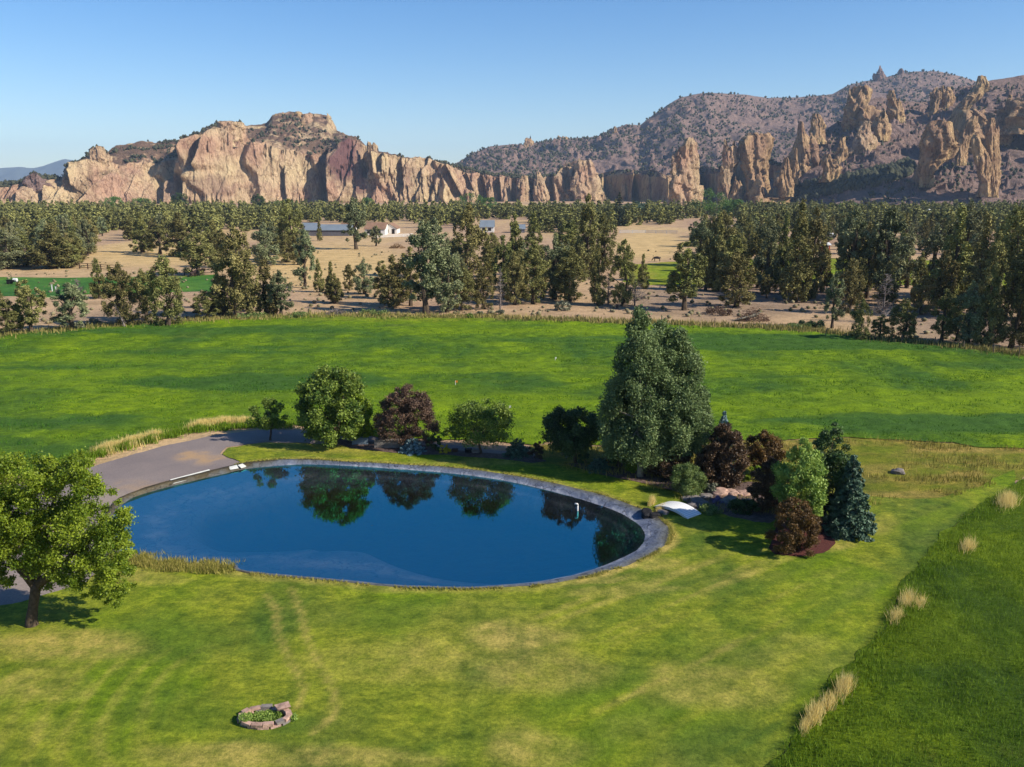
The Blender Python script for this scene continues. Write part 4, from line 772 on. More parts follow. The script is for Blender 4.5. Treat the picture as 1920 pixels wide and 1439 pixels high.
broadleaf('plum_bush', 'dark purple bush in front of the poplar trunks', 'bush', 1246, 893, 822, 1208, 1300, 890, M_plum, 13000, 0.16, 22, prof=LOW, m=36, tr=.05)
broadleaf('round_shrub', 'round feathery light green shrub near the white bridge', 'shrub', 1290, 926, 868, 1253, 1326, 922, M_willow, 9000, 0.15, 23, prof=LOW, m=40, tr=.04, asp=.3, droop=(0, 0, .7))
broadleaf('purple_plum_tree', 'large dark brown plum tree right of the round feathery shrub', 'tree', 1352, 908, 792, 1300, 1408, 900, M_plum, 22000, 0.17, 24, prof=POP, m=80, rl=(.16, .28), tr=.1)
spruce('blue_spruce', 'blue spruce whose tip shows above the dark brown plum tree', 'spruce', 1352, 885, 766, 1318, 1386, M_blue, 6000, .2, 25)
broadleaf('rusty_tree', 'olive brown loose tree right of the dark plum tree', 'tree', 1426, 892, 806, 1388, 1468, 880, M_rust, 8000, 0.17, 26, prof=EGG, m=44, tr=.08)
broadleaf('plum_bush', 'deep shadowed plum bush left of the light green birch', 'bush', 1437, 960, 856, 1400, 1478, 955, M_plum, 14000, 0.16, 27, prof=EGG, m=40, tr=.05)
broadleaf('birch', 'light green birch with drooping leaves at the right end of the garden', 'tree', 1490, 1000, 818, 1444, 1544, 975, M_birch, 15000, 0.18, 28, prof=EGG, m=70, tr=.08, bark=M_bark_pale, droop=(0, 0, -.5))
broadleaf('leafy_tree', 'taller darker green tree behind the light green birch', 'tree', 1548, 978, 790, 1500, 1598, 960, M_maple.copy() if 0 else lmat('elm_leaves', (46,72,38), (104,130,70), trans=.25), 18000, 0.18, 29, prof=EGG, m=80, tr=.12)
spruce('blue_spruce', 'broad blue-green spruce closing the garden at its right end', 'spruce', 1588, 1000, 846, 1540, 1638, M_bluegreen, 16000, .2, 30, droop=.3, squat=.8)
broadleaf('barberry', 'rounded reddish brown barberry shrub at the front of the mulch bed', 'shrub', 1487, 1036, 936, 1436, 1538, 1030, M_barb, 20000, 0.12, 31, prof=LOW, m=80, tr=.04, rl=(.16, .26))
spruce('dwarf_blue_spruce', 'low pale blue spruce in front of the purple-brown tree', 'spruce', 774, 848, 821, 748, 802, M_blue, 3500, .16, 32, tiers=7, squat=.5)
spruce('dwarf_blue_spruce', 'dark blue mounded spruce right of the spreading green tree', 'spruce', 970, 856, 821, 944, 998, M_bluegreen, 4500, .16, 33, tiers=8, squat=.5)
spruce('dwarf_blue_spruce', 'shaded low blue spruce in front of the poplar growth', 'spruce', 1122, 884, 858, 1096, 1144, M_bluegreen, 3500, .16, 34, tiers=6, squat=.4)
broadleaf('dark_shrub', 'small dark shrub touching the dark blue mounded spruce', 'shrub', 1005, 863, 826, 990, 1020, 860, M_plum, 2600, 0.14, 35, prof=LOW, m=16, tr=.03)
broadleaf('dark_shrub', 'upright black-green shrub at the foot of the purple-brown tree', 'shrub', 815, 848, 812, 800, 830, 845, M_darkleaf, 2600, 0.15, 36, prof=EGG, m=16, tr=.03)
broadleaf('dark_shrub', 'dark green shrub at the foot of the round-headed tree', 'shrub', 1098, 872, 848, 1082, 1108, 870, M_darkleaf, 1500, 0.14, 37, prof=LOW, m=12, tr=.03)
broadleaf('yellow_bush', 'small bright yellow bush behind the pond', 'bush', 834, 850, 834, 822, 845, 849, M_yellow, 1400, 0.12, 38, prof=LOW, m=12, tr=.02, parts=('foliage', 'stem'))
broadleaf('yellow_bush', 'small yellow-green bush by the wooden post below the poplars', 'bush', 1188, 888, 864, 1172, 1206, 886, M_limeleaf, 1500, 0.13, 39, prof=LOW, m=12, tr=.02, parts=('foliage', 'stem'))
broadleaf('yellow_bush', 'golden leafy bush below the olive brown tree', 'bush', 1412, 905, 872, 1396, 1436, 903, M_limeleaf, 1800, 0.13, 40, prof=LOW, m=14, tr=.02, parts=('foliage', 'stem'))
broadleaf('sage_bush', 'low silvery bush beside the round feathery shrub', 'bush', 1336, 924, 907, 1318, 1356, 922, M_sage, 2200, 0.12, 41, prof=LOW, m=14, tr=.02, parts=('foliage', 'stem'))
broadleaf('low_bush', 'dark green low bush inside the shaded rock bed', 'bush', 1396, 962, 936, 1366, 1424, 960, M_darkleaf, 3500, 0.14, 42, prof=LOW, m=20, tr=.02, parts=('foliage', 'stem'))
broadleaf('low_bush', 'green creeping bush at the right end of the white bridge', 'bush', 1330, 962, 950, 1300, 1352, 961, M_willow, 1800, 0.12, 43, prof=LOW, m=14, tr=.02, parts=('foliage', 'stem'))
broadleaf('lavender_bush', 'purple flowering low bush among the bank stones', 'bush', 1345, 944, 933, 1330, 1362, 943, lmat('lavender', (96,80,120), (150,136,180)), 1200, 0.1, 44, prof=LOW, m=10, tr=.02, parts=('foliage', 'stem'))
broadleaf('field_bush', 'small green bush at the field edge left of the spreading tree', 'bush', 838, 818, 802, 826, 852, 817, M_maple, 900, 0.15, 45, prof=LOW, m=10, tr=.02, parts=('foliage', 'stem'))
for q, (bx, by, wd, tp) in enumerate([(1140, 876, 26, 842), (1160, 880, 20, 850), (1062, 862, 22, 838), (1262, 900, 26, 868)]):
    broadleaf('flowering_bush', ['loose pinkish bush under the poplar growth, left one', 'loose pinkish bush under the poplar growth, right one', 'pale flowering bush seen through the round-headed tree trunk', 'dark loose bush left of the feathery shrub'][q], 'bush', bx, by, tp, bx - wd / 2, bx + wd / 2, by - 3, [M_rust, M_brownleaf, M_sage, M_plum][q], 1300, 0.13, 60 + q, prof=EGG, m=12, tr=.02, parts=('foliage', 'stem'))

# ---- junipers
def jun_proto(seed, kind, n, size, mat):
    """a 10 m tall, 4.4 m wide juniper; returns (crown mesh, trunk mesh)"""
    g = np.random.default_rng(seed)
    prof = {'cone': lambda h: max(0.04, (1 - h)**0.8 * min(1, .6 + h * 2.5)), 'round': lambda h: max(0.05, sin(pi * min(1, h * .84 + .16))**.75), 'open': lambda h: max(0.06, sin(pi * min(1, h * .8 + .2))**.6 * .9), 'column': lambda h: max(.05, (1 - h**2.5)**.8 * .8)}[kind]
    z0 = {'cone': .4, 'round': .5, 'open': 1.5, 'column': .2}[kind]; m = 95 if kind != 'open' else 55
    L = envelope(prof, 2.2, z0, 9.9, m, g, (.13, .25), .7, 1.0, 1.35)
    # a few upright leaders break the outline
    for q in range(7):
        h = g.uniform(.5, .97); a = g.random() * 6.28; rr = prof(h) * 2.2 * g.uniform(.2, 1.0); L = np.vstack([L, [(cos(a) * rr, sin(a) * rr, z0 + (9.7 - z0) * h + .3, .28, .28, .8)]])
    V, Fc, ti = lobes(L, n, size, g, 0.4, 0.3, 0.3, .55, droop=(0, 0, .5)); V[:, 2] = np.clip(V[:, 2], .1, 10.3)
    cm = mesh_np('crown', V, Fc, mat, False, {'tint': ti}); mb = MB(); a = g.normal(size=4) * .25
    mb.tube([(0, 0, -.2), (a[0] * .3, a[1] * .3, 1.2), (a[0], a[1], 3.5), (a[2], a[3], 7.5)], [.34, .22, .17, .05], 7)
    for i in g.choice(len(L), 9 if kind == 'open' else 5, False): mb.tube([(a[0] * .5, a[1] * .5, min(L[i, 2] * .6, 4)), tuple(L[i, :3] * .6 + np.array([0, 0, L[i, 2] * .25])), tuple(L[i, :3])], [.1, .06, .02], 5)
    me = bpy.data.meshes.new('trunk'); me.from_pydata(mb.v, [], mb.f); me.materials.append(M_bark); return cm, me
kinds = ['cone', 'round', 'open', 'column', 'round', 'cone', 'open', 'round']
HI = [jun_proto(400 + i, k, 12000, .21, M_jun2 if i in (4, 6) else M_jun) for i, k in enumerate(kinds)]
LO = [jun_proto(430 + i, k, 3600, .42, M_jun2 if i in (2,) else M_jun) for i, k in enumerate(kinds[:5])]
def put_juniper(x, y, h, w, rz, proto, label, group, name='juniper', lean=(0, 0)):
    t = thing(name, label, 'juniper', (x, y, 0), rz, group); t.rotation_euler = (lean[0], lean[1], rz)
    for nm, me in zip(('crown', 'trunk'), proto):
        o = obj(nm, me, t); o.scale = (w / 4.4, w / 4.4, h / 10)
    return t
FRONT = [(18,628,560,64),(60,626,524,72),(135,620,532,82),(232,612,493,76),(275,602,505,60),(315,612,478,78),(388,598,545,60),(420,592,515,60),(448,596,425,92),(500,592,487,70),(527,594,510,60),(624,568,490,40),(628,570,520,40),(720,560,488,50),(738,575,478,74),(800,588,418,104),(770,574,462,60),(838,586,455,70),(868,582,500,60),(908,580,500,50),(945,560,440,60),(965,572,470,50),(1000,570,455,66),(1040,562,440,74),(1068,566,462,72),(1120,573,455,48),(1167,574,448,56),(1283,582,452,88),(1380,576,470,84),(1437,560,515,34),(1490,566,378,82),(1560,616,512,48),(1592,588,485,56),(1610,640,560,44),(1648,636,590,40),(1690,640,560,60),(1726,590,516,50),(1765,642,540,58),(1792,640,580,44),(1815,648,528,62),(1850,652,495,72),(1895,652,470,76),(1935,655,440,90),(-20,630,520,80)]
MID = [(100,504,420,112),(48,500,440,80),(12,505,430,80),(187,560,485,44),(372,516,432,82),(300,478,420,60),(340,482,400,74),(268,474,400,60),(545,478,372,58),(520,470,425,50),(572,540,432,52),(600,548,486,30),(655,545,495,28),(684,552,484,48),(668,468,372,60),(705,462,424,30),(600,452,410,16),(878,545,380,72),(820,520,410,62),(915,520,440,60),(1000,500,398,62),(965,540,395,58),(1070,500,412,74),(1100,520,360,62),(1130,510,400,60),(1205,542,476,34),(1310,530,404,54),(1328,500,414,30),(1345,546,398,60),(1322,545,440,50),(1368,540,440,70),(1352,500,395,70),(1440,550,395,66),(1420,540,430,60),(1470,552,400,60),(1515,560,385,70),(1590,560,390,72),(1650,566,390,90),(1700,540,420,60),(1625,560,420,70),(1780,578,384,100),(1830,590,400,80),(1880,596,385,90),(1930,600,380,90),(1745,560,420,70),(1800,560,375,80),(1855,600,430,70),(1540,548,420,50)]
gg = random.Random(31)
for (a, b, c, d, n) in [(0,150,470,503,9),(385,560,468,505,9),(395,560,560,590,3),(800,1150,500,560,16),(1292,1530,500,550,9),(1570,1940,545,585,10),(1600,1700,510,560,5)]:
    for q in range(n):
        bx, by = gg.uniform(a, b), gg.uniform(c, d); Y_ = G(bx, by)[1]; hh = gg.uniform(7.5, 11.5); ty = max(382, topix(0, Y_, hh)[1]); MID.append((round(bx), round(by), round(ty), round(gg.uniform(34, 62))))
def ordinal(n): return str(n) + ('th' if 10 <= n % 100 <= 20 else {1: 'st', 2: 'nd', 3: 'rd'}.get(n % 10, 'th'))
def jlabel(h, w, k, row):
    s = 'tall' if h > 9.5 else ('small' if h < 6 else 'mid-sized'); f = 'narrow' if w < 3.3 else ('broad' if w > 6 else 'bushy')
    return f'{s} {f} juniper, {ordinal(k)} from the left in the {row}'
njun = 0
for lst, row, grp in ((FRONT, 'front row behind the hay field', 'junipers in the front row behind the hay field'), (MID, 'second row beyond the front junipers', 'junipers in the second row')):
    for k, (bx, by, ty, wd) in enumerate(sorted(lst)):
        x, y, h, w, off, _ = dims(bx, by, ty, bx - wd / 2, bx + wd / 2); g = random.Random(bx * 7 + by)
        pk = g.choice([0, 3, 5]) if w < h * .42 else g.choice([1, 4, 7, 0, 6, 7, 5, 2])
        put_juniper(x, y, h, w * 1.0, g.uniform(0, 6.28), HI[pk], jlabel(h, w, k + 1, row), grp, lean=(0, g.uniform(-.04, .04))); njun += 1
def inpoly(px, py, P):
    r = False
    for (ax, ay), (bx, by) in zip(P, P[1:] + P[:1]):
        if (ay > py) != (by > py) and px < (bx - ax) * (py - ay) / (by - ay) + ax: r = not r
    return r
CLEAR = [[(-400,506),(160,506),(175,456),(440,440),(540,425),(540,418),(765,418),(800,428),(880,428),(890,412),(995,412),(1000,440),(1150,440),(1160,425),(1270,425),(1275,415),(1330,408),(1390,412),(1390,432),(1290,445),(1300,700),(-400,700)],
         [(1180,480),(1560,480),(1560,700),(1180,700)], [(1655,455),(1715,455),(1725,560),(1640,560)], [(1530,455),(1560,455),(1560,500),(1530,500)], [(1560,548),(2100,548),(2100,700),(1560,700)]]
rj = random.Random(99); cand = []
while len(cand) < 2300:
    u = rj.random(); Y = 210 + 640 * u**0.9; px = rj.uniform(-330, 2250); py = topix(0, Y, 0)[1]
    if any(inpoly(px, py, c) for c in CLEAR) or (1300 < px and py > 440 and rj.random() < .35): continue
    x = (px - CX) / FPX * (Y * cP + CH * sP)
    if any((x - a)**2 + (Y - b)**2 < 9 for a, b, *_ in cand[-120:]): continue
    h = rj.uniform(6.0, 12.0); topy = topix(0, Y, h)[1]
    if topy < 372: h = Zat(rj.uniform(373, 384), Y)
    cand.append((x, Y, max(4, h), rj.uniform(4.2, 7.6), px))
_n0 = len(cand)
while len(cand) < _n0 + 750:
    Y = rj.uniform(410, 800); px = rj.uniform(-100, 2000); py = topix(0, Y, 0)[1]
    if any(inpoly(px, py, c) for c in CLEAR): continue
    x = (px - CX) / FPX * (Y * cP + CH * sP); h = min(rj.uniform(6, 12), Zat(rj.uniform(373, 386), Y)); cand.append((x, Y, max(4, h), rj.uniform(4.5, 8), px))
inview = sorted([c for c in cand if -40 < c[4] < 1960], key=lambda c: c[1]); nind = 300 - njun; ind, rest = inview[:nind], inview[nind:] + [c for c in cand if not -40 < c[4] < 1960]
for (x, y, h, w, px) in ind:
    reg = 'at the left' if px < 640 else ('in the middle' if px < 1290 else 'at the right')
    put_juniper(x, y, h, w, rj.uniform(0, 6.28), rj.choice(HI if y < 300 else LO), f'olive green juniper in the dense wood {reg}, behind the second row', f'junipers of the dense wood {reg}', lean=(0, 0))
def merged(name, items, protos, label, cat):
    Vs, Fs, Ts, b = [], [], [], 0; g = np.random.default_rng(8)
    for (x, y, h, w, px) in items:
        V, Fc, t = protos[g.integers(len(protos))]; a = g.random() * 6.28; q = V * (w / 4.4, w / 4.4, h / 10)
        Vs.append(np.stack([q[:, 0] * cos(a) - q[:, 1] * sin(a) + x, q[:, 0] * sin(a) + q[:, 1] * cos(a) + y, q[:, 2]], 1)); Fs.append(Fc + b); Ts.append(np.clip(t + g.normal() * .18, 0, 1)); b += len(V)
    return tag(obj(name, mesh_np(name, np.vstack(Vs), np.vstack(Fs), M_jun, False, {'tint': np.concatenate(Ts)})), label, cat, kind='stuff')
pr = []
for i in range(4):
    g = np.random.default_rng(470 + i); L = envelope(lambda h: max(.08, sin(pi * min(1, h * .82 + .18))**.7), 2.2, .2, 9.8, 30, g, (.2, .36), .7, 1, 1.5); pr.append(lobes(L, 460, 1.0, g, .45, .4, .3, .6))
merged('juniper_wood', rest, pr, 'far mass of dark junipers filling the plain up to the cliffs', 'wood')

# ---- other trees at the far edge of the plain
for q, (bx, by, ty, wd, mt, lb) in enumerate([(215,398,368,40,M_deciduous,'round green broadleaf tree below the left cliff, leftmost'), (266,398,371,44,M_deciduous,'wide green broadleaf tree second from left below the cliff'), (340,399,360,34,M_darkleaf,'dark round tree rising before the pink cliff foot'), (485,398,364,30,M_darkleaf,'dark round tree below the central cliff face'), (530,398,376,60,M_deciduous,'low wide pale green tree under the tan cliff face'), (688,397,370,30,M_deciduous,'round green tree below the purple cliff patch'),
        (882,398,362,54,M_deciduous,'bright green wide tree right of the massif scree'), (918,398,370,34,M_deciduous,'smaller green tree beside the bright wide one'), (1192,412,377,52,M_bluegreen,'pale bluish willow right of the dark pointed fir'), (1330,408,352,66,M_deciduous,'tall green broadleaf group tree right of the lone rock tower'), (1375,410,372,44,M_deciduous,'lower green tree just right of the tall broadleaf tree'), (1590,400,378,40,M_deciduous,'pale green tree in front of the canyon hill foot')]):
    broadleaf('broadleaf_tree', lb, 'tree', bx, by, ty, bx - wd / 2, bx + wd / 2, by - 5, mt, 2200, 1.0, 600 + q, prof=DOME, m=30, tr=.3, group='broadleaf trees at the foot of the cliffs')
spruce('fir', 'dark pointed fir standing above the juniper wood', 'fir', 1160, 424, 357, 1142, 1180, M_fir, 3500, .8, 620)

# ---- dead trees
def dead(label, bx, by, ty, wd, seed, lean=0.0, low=.1, mat=None):
    g = np.random.default_rng(seed); x, y, h, w, off, _ = dims(bx, by, ty, bx - wd / 2, bx + wd / 2); t = thing('dead_tree', label, 'dead tree', (x, y, 0), 0, 'dead grey trees'); mb = MB()
    mb.tube([(0, 0, -.1), (lean * .4, 0, h * .4), (lean, 0, h)], [.16, .11, .02], 6).build('trunk', mat or M_deadwood, t); tw = MB()
    for i in range(70):
        f = low + (1 - low) * g.random(); z = h * f; a = g.random() * 6.28; L_ = w / 2 * (1.05 - f)**.6 * g.uniform(.4, 1.1); c = Vector((lean * f, 0, z)); d = Vector((cos(a), sin(a), g.uniform(-.1, .7)))
        tw.tube([tuple(c), tuple(c + d * L_ * .6), tuple(c + d * L_ + Vector((0, 0, L_ * .15)))], [.05, .035, .015], 3, False)
        for j in range(3):
            b = c + d * L_ * g.uniform(.3, .9); e = Vector(g.normal(size=3)) * L_ * .28; tw.tube([tuple(b), tuple(b + e)], [.03, .012], 3, False)
    tw.build('branches', mat or M_deadwood, t)
dead('grey dead tree thick with twigs right of centre in the front row', 1140, 572, 512, 40, 701)
dead('tall grey dead tree among the front junipers at the right', 1654, 606, 515, 62, 702)
dead('grey bare tree behind the bushy junipers left of centre', 742, 572, 500, 56, 703)
dead('thin grey dead snag between the centre junipers', 938, 580, 500, 30, 704)
dead('pale bare forked snag beside the left front junipers', 332, 606, 560, 34, 705, .4)
dead('pale leaning bare trunk under the left front junipers', 236, 616, 570, 14, 706, -1.3)
dead('low spreading dead branches beside the lower front junipers, right of centre', 1190, 573, 530, 84, 707)
dead('grey bare tree above the green pasture at the left', 148, 560, 525, 40, 708)
# ================================================================== GRASS AND SMALL THINGS
def blades(P, h, w, g, lean=.35, curve=True):
    n = len(P); a = g.random(n) * 6.283; hh = h * (0.6 + .8 * g.random(n)); ww = w * (.6 + .8 * g.random(n)); la = g.random(n) * 6.283; ln = lean * hh * g.random(n)
    dx, dy = np.cos(a) * ww / 2, np.sin(a) * ww / 2
    A = P - np.stack([dx, dy, 0 * dx], 1); B = P + np.stack([dx, dy, 0 * dx], 1); T = P + np.stack([np.cos(la) * ln, np.sin(la) * ln, hh], 1)
    return np.stack([A, B, T], 1).reshape(-1, 3), np.arange(3 * n).reshape(n, 3)
def grass(name, P, h, w, mat, seed, label, lean=.35, tv=.3, tfun=None):
    g = np.random.default_rng(seed); V, Fc = blades(P, h, w, g, lean); t = .5 + tv * g.normal(size=len(P))
    if tfun is not None: t = t + tfun(P[:, 0], P[:, 1])
    return tag(obj(name, mesh_np(name, V, Fc, mat, False, {'tint': np.repeat(np.clip(t, 0, 1), 3)})), label, 'grass', kind='stuff')
def inside_pts(poly, n, box, seed, z=0.0, margin=0.0, dens=None):
    g = np.random.default_rng(seed); X = g.uniform(box[0], box[2], n); Y = g.uniform(box[1], box[3], n); d, _, _ = sdf(X, Y, poly); k = d > margin
    if dens is not None: k &= g.random(n) < dens(X, Y)
    return np.stack([X[k], Y[k], np.full(k.sum(), z)], 1)
TP = inside_pts(tall_m, 400000, (6, 22, 48, 66), 801, .06, -.02, lambda X, Y: np.clip(34 / np.maximum(Y, 20), 0, 1)**1.3 * (0.45 + .55 * sm(-.4, .3, fbm(X / 1.1, Y / .9, 0, 3, 811))))
TP[:, 2] += 0.12 + 0.16 * fbm(TP[:, 0] / 1.6, TP[:, 1] / 1.3, 0, 4, 77) - .05
grass('tall_grass', TP, .24, .032, M_gblade, 802, 'tall unmown green grass at the right of the lawn', .6, .2, lambda x, y: .45 * fbm(x / 6, y / 5, 0, 3, 73) - .12)
FP = inside_pts(PXY(field_px), 260000, (-95, 55, 120, 140), 803, .2, .3, lambda X, Y: (0.35 + .65 * sm(-.3, .35, fbm(X / 2.2, Y / 1.6, 0, 3, 812))) * np.clip(90 / Y, 0, 1)**2)
FP[:, 2] = .2 + 0.16 * fbm(FP[:, 0] / 4.2, FP[:, 1] / 2.2, 0, 4, 41)
def _ft(x, y): px, py = topix(x, y, 0 * x); return -.55 * (field_attrs(x, y)['dark'] - .25)
grass('alfalfa', FP, .17, .09, M_fblade, 804, 'dense green hay crop standing in the big field', .9, .16, _ft)
def strip(px_pts, n, wid, seed):
    g = np.random.default_rng(seed); P = PXY(px_pts); seg = np.linalg.norm(np.diff(P, axis=0), axis=1); c = np.concatenate([[0], np.cumsum(seg)]); s = g.uniform(0, c[-1], n); s = s + .5 * np.sin(s * 3)
    s = np.clip(s, 0, c[-1]); x = np.interp(s, c, P[:, 0]); y = np.interp(s, c, P[:, 1]); off = np.clip(g.normal(size=n), -2, 2) * wid
    return np.stack([x + off * .6 * g.normal(size=n), y + off, 0 * x + .05], 1)
grass('dry_grass', np.vstack([strip([(180,852),(230,838),(290,822)], 7000, .5, 1), strip([(355,806),(400,797),(460,795)], 6500, .45, 2)]), .5, .045, M_dry, 805, 'tall golden grass between the gravel drive and the hay field', .35)
grass('verge_grass', np.vstack([strip([(60,886),(180,856),(260,834),(360,810),(470,800),(545,801)], 9000, .4, 4)]), .45, .06, M_gblade, 806, 'green verge grass along the gravel drive', .5, .25, lambda x, y: 0 * x - .1)
grass('bank_grass', np.vstack([strip([(238,1046),(300,1062),(370,1064),(432,1068)], 5200, .42, 5), strip([(240,1054),(330,1066),(430,1072)], 2500, .3, 6)]), .22, .035, leafmat('bank_blades', srgb(120,128,44,K), srgb(214,196,110,K), .15, .8, .1), 807, 'golden green reeds on the near left bank of the pond', .5)
def tuft(bx, by, rad, n, h, w, mat, seed, label, name='grass_tuft', lean=.9):
    g = np.random.default_rng(seed); x, y = G(bx, by); n = int(n * .8); sdx, sdy = Vector((*G(1650, 1120), 0)) - Vector((*G(1500, 1370), 0)), 0; sdx = sdx.normalized(); pa, pb = g.normal(size=n) * rad * .62, g.normal(size=n) * rad * .2; P = np.stack([sdx.x * pa - sdx.y * pb, sdx.y * pa + sdx.x * pb, 0 * pa + .03], 1)
    V, Fc = blades(P, h * .75, w * .8, g, lean * .7); o = obj(name, mesh_np(name, V, Fc, mat, False, {'tint': np.repeat(np.clip(.55 + .3 * g.normal(size=n), 0, 1), 3)}), loc=(x, y, .05)); return tag(o, label, 'grass tuft', 'dry grass tufts at the lawn edge')
for q, (bx, by, rd, n, h, lb) in enumerate([(1888,948,1.2,1500,.75,'wide golden tuft at the right edge of the photo'), (1815,1032,.75,900,.6,'round golden tuft on the lawn edge below the wide one'), (1700,1135,.7,500,.7,'thin golden stalks at the middle of the lawn edge'), (1680,1165,.6,420,.6,'thin golden stalks lowest of the middle pair'), (1582,1300,.6,700,.75,'golden tuft upper right of the lowest tuft'), (1555,1325,.6,450,.5,'faded stalks between the two low tufts'), (1527,1350,.55,700,.6,'lowest golden tuft near the bottom right'), (1510,1370,.35,300,.5,'small stalks beside the lowest golden tuft'), (1222,948,.3,420,.7,'upright golden tuft beside the white bridge'), (1725,1140,.6,500,.45,'matted pale tuft right of the thin stalks'), (1240,958,.5,500,.35,'low golden grass beneath the white bridge')]):
    tuft(bx, by, rd, n, h, .035, M_dry, 820 + q, lb, lean=.4 if q == 8 else .9)
RP = inside_pts(PXY(rough_px), 60000, (0, 50, 50, 72), 830, .03, .2, lambda X, Y: sm(-.2, .5, fbm(X / 2.5, Y / 1.5, 0, 4, 51)))
grass('rough_stalks', RP, .35, .045, leafmat('rough_blades', srgb(134,140,44,K), srgb(214,190,108,K), .15, .8, .1), 831, 'golden seed grass in the rough strip beyond the lawn', .5)
EP = np.vstack([strip([(-60,640),(0,632),(200,614),(400,603),(600,594),(900,598),(1100,604),(1300,611),(1500,620),(1650,638),(1800,654),(1920,668),(2100,690)], 16000, 1.5, 9)])
grass('field_edge_grass', EP, .6, .16, leafmat('edge_blades', srgb(116,128,60,K), srgb(206,182,116,K), .15, .8, .1), 832, 'dry weeds along the far edge of the hay field', .5)
_i = np.random.default_rng(61).integers(0, len(rimP), 15000); _g = np.random.default_rng(62); _P = rimP[_i] + (rimP[_i] - pc) / np.linalg.norm(rimP[_i] - pc, axis=1)[:, None] * (np.abs(_g.normal(size=len(_i))) * .16 + .02)[:, None] + _g.normal(size=(len(_i), 2)) * .03
_k = fbm(_P[:, 0] / 1.1, _P[:, 1] / 1.1, 0, 3, 63) > -.1; _k &= ~((_P[:, 0] < G(440, 872)[0]) & (_P[:, 1] > G(0, 1045)[1]))
grass('rim_grass', np.column_stack([_P[_k], np.full(_k.sum(), .05)]), .13, .035, leafmat('rim_blades', srgb(130,136,50,.8), srgb(206,190,110,.8), .35, .8, .1), 833, 'short dry grass creeping over the edge of the pond liner', .8)
# scrub and sage on the soil belt
g = np.random.default_rng(840); n = 2600; px = g.uniform(-150, 2050, n); py = 470 + 175 * g.random(n)**.8; k = np.array([(y < np.interp(x, [-200,0,600,1100,1500,1920,2100], [640,622,588,600,616,660,690])) for x, y in zip(px, py)]) & (fbm(px / 90, py / 14, 0, 3, 841) > -.15)
P = np.array([(*G(a, b), -.05) for a, b in zip(px[k], py[k])]); V, Fc, t = blobs(P, .38, 842, .7)
tag(obj('sagebrush', mesh_np('sagebrush', V, Fc, leafmat('sage', srgb(112,108,78,K), srgb(168,156,122,K), 0, .9, .1), False, {'tint': t})), 'low grey-green sagebrush scattered over the dry soil', 'sagebrush', kind='stuff')
for q, (bx, by, wd, hp, mt) in enumerate([(174,612,30,14,M_sage),(148,618,26,12,M_sage),(938,590,18,9,M_sage),(900,592,14,8,M_sage),(1345,590,60,14,M_brownleaf),(1054,582,36,18,M_sage),(880,600,18,12,M_maple),(1520,612,60,10,M_darkleaf),(1495,616,50,8,M_willow),(700,592,60,10,M_willow),(560,596,50,10,M_willow),(470,598,60,12,M_willow)]):
    broadleaf('desert_shrub', ['pale sage shrub left of the leaning bare trunk','pale sage shrub under the left junipers','pale sage shrub under the biggest centre juniper','small sage shrub left of its pale neighbour','low wide brown brush heap behind the poplar top','grey twiggy shrub right of centre on the soil','little green shrub at the middle of the far field edge','low dark shrub before the right junipers','low green shrub left of the dark one','green weedy shrub right of the grey brush pile','green weedy shrub left of the grey brush pile','green weedy shrub below the left centre junipers'][q], 'shrub', bx, by, by - hp, bx - wd / 2, bx + wd / 2, by - 1, mt, 900, .3, 850 + q, prof=LOW, m=14, tr=.03, parts=('foliage', 'stem'))
# brush piles
def brush(label, bx, by, wd, hp, seed, mat, logs=True):
    g = np.random.default_rng(seed); x, y, h, w, off, _ = dims(bx, by, by - hp, bx - wd / 2, bx + wd / 2); t = thing('brush_pile', label, 'brush pile', (x, y, 0), 0); mb = MB()
    for i in range(260):
        a = g.random() * 6.28; r = g.random()**.6 * w / 2; z = h * (1 - (r / (w / 2))**2) * g.random(); d = Vector((g.normal(), g.normal() * .6, g.normal() * .35 + .2)).normalized() * g.uniform(.4, 1.2); c = Vector((cos(a) * r, sin(a) * r * .5, z + .05))
        mb.tube([tuple(c - d * .5), tuple(c + d * .5 + Vector((0, 0, .1)))], [.045, .02], 3, False)
    mb.build('branches', mat, t)
    if logs:
        lb = MB()
        for i in range(5): lb.tube([(-w * .62 + i * .3, -.4 - .12 * i, .12 + .1 * i), (-w * .1 + i * .4, -.2 + g.normal() * .2, .35 + .25 * i)], [.12, .09], 7)
        lb.build('pale_logs', M_bark_pale, t)
brush('big brown brush pile with pale logs before the right junipers', 1412, 602, 62, 26, 871, plain('twigs_brown', srgb(140,106,84,K), .95, .2))
brush('grey brush pile at the left centre of the far field edge', 632, 592, 44, 12, 872, M_deadwood, False)
brush('brown branch heap on the soil near the long barn', 745, 466, 30, 9, 873, plain('twigs_rust', srgb(150,112,70,K), .95, .2), False)
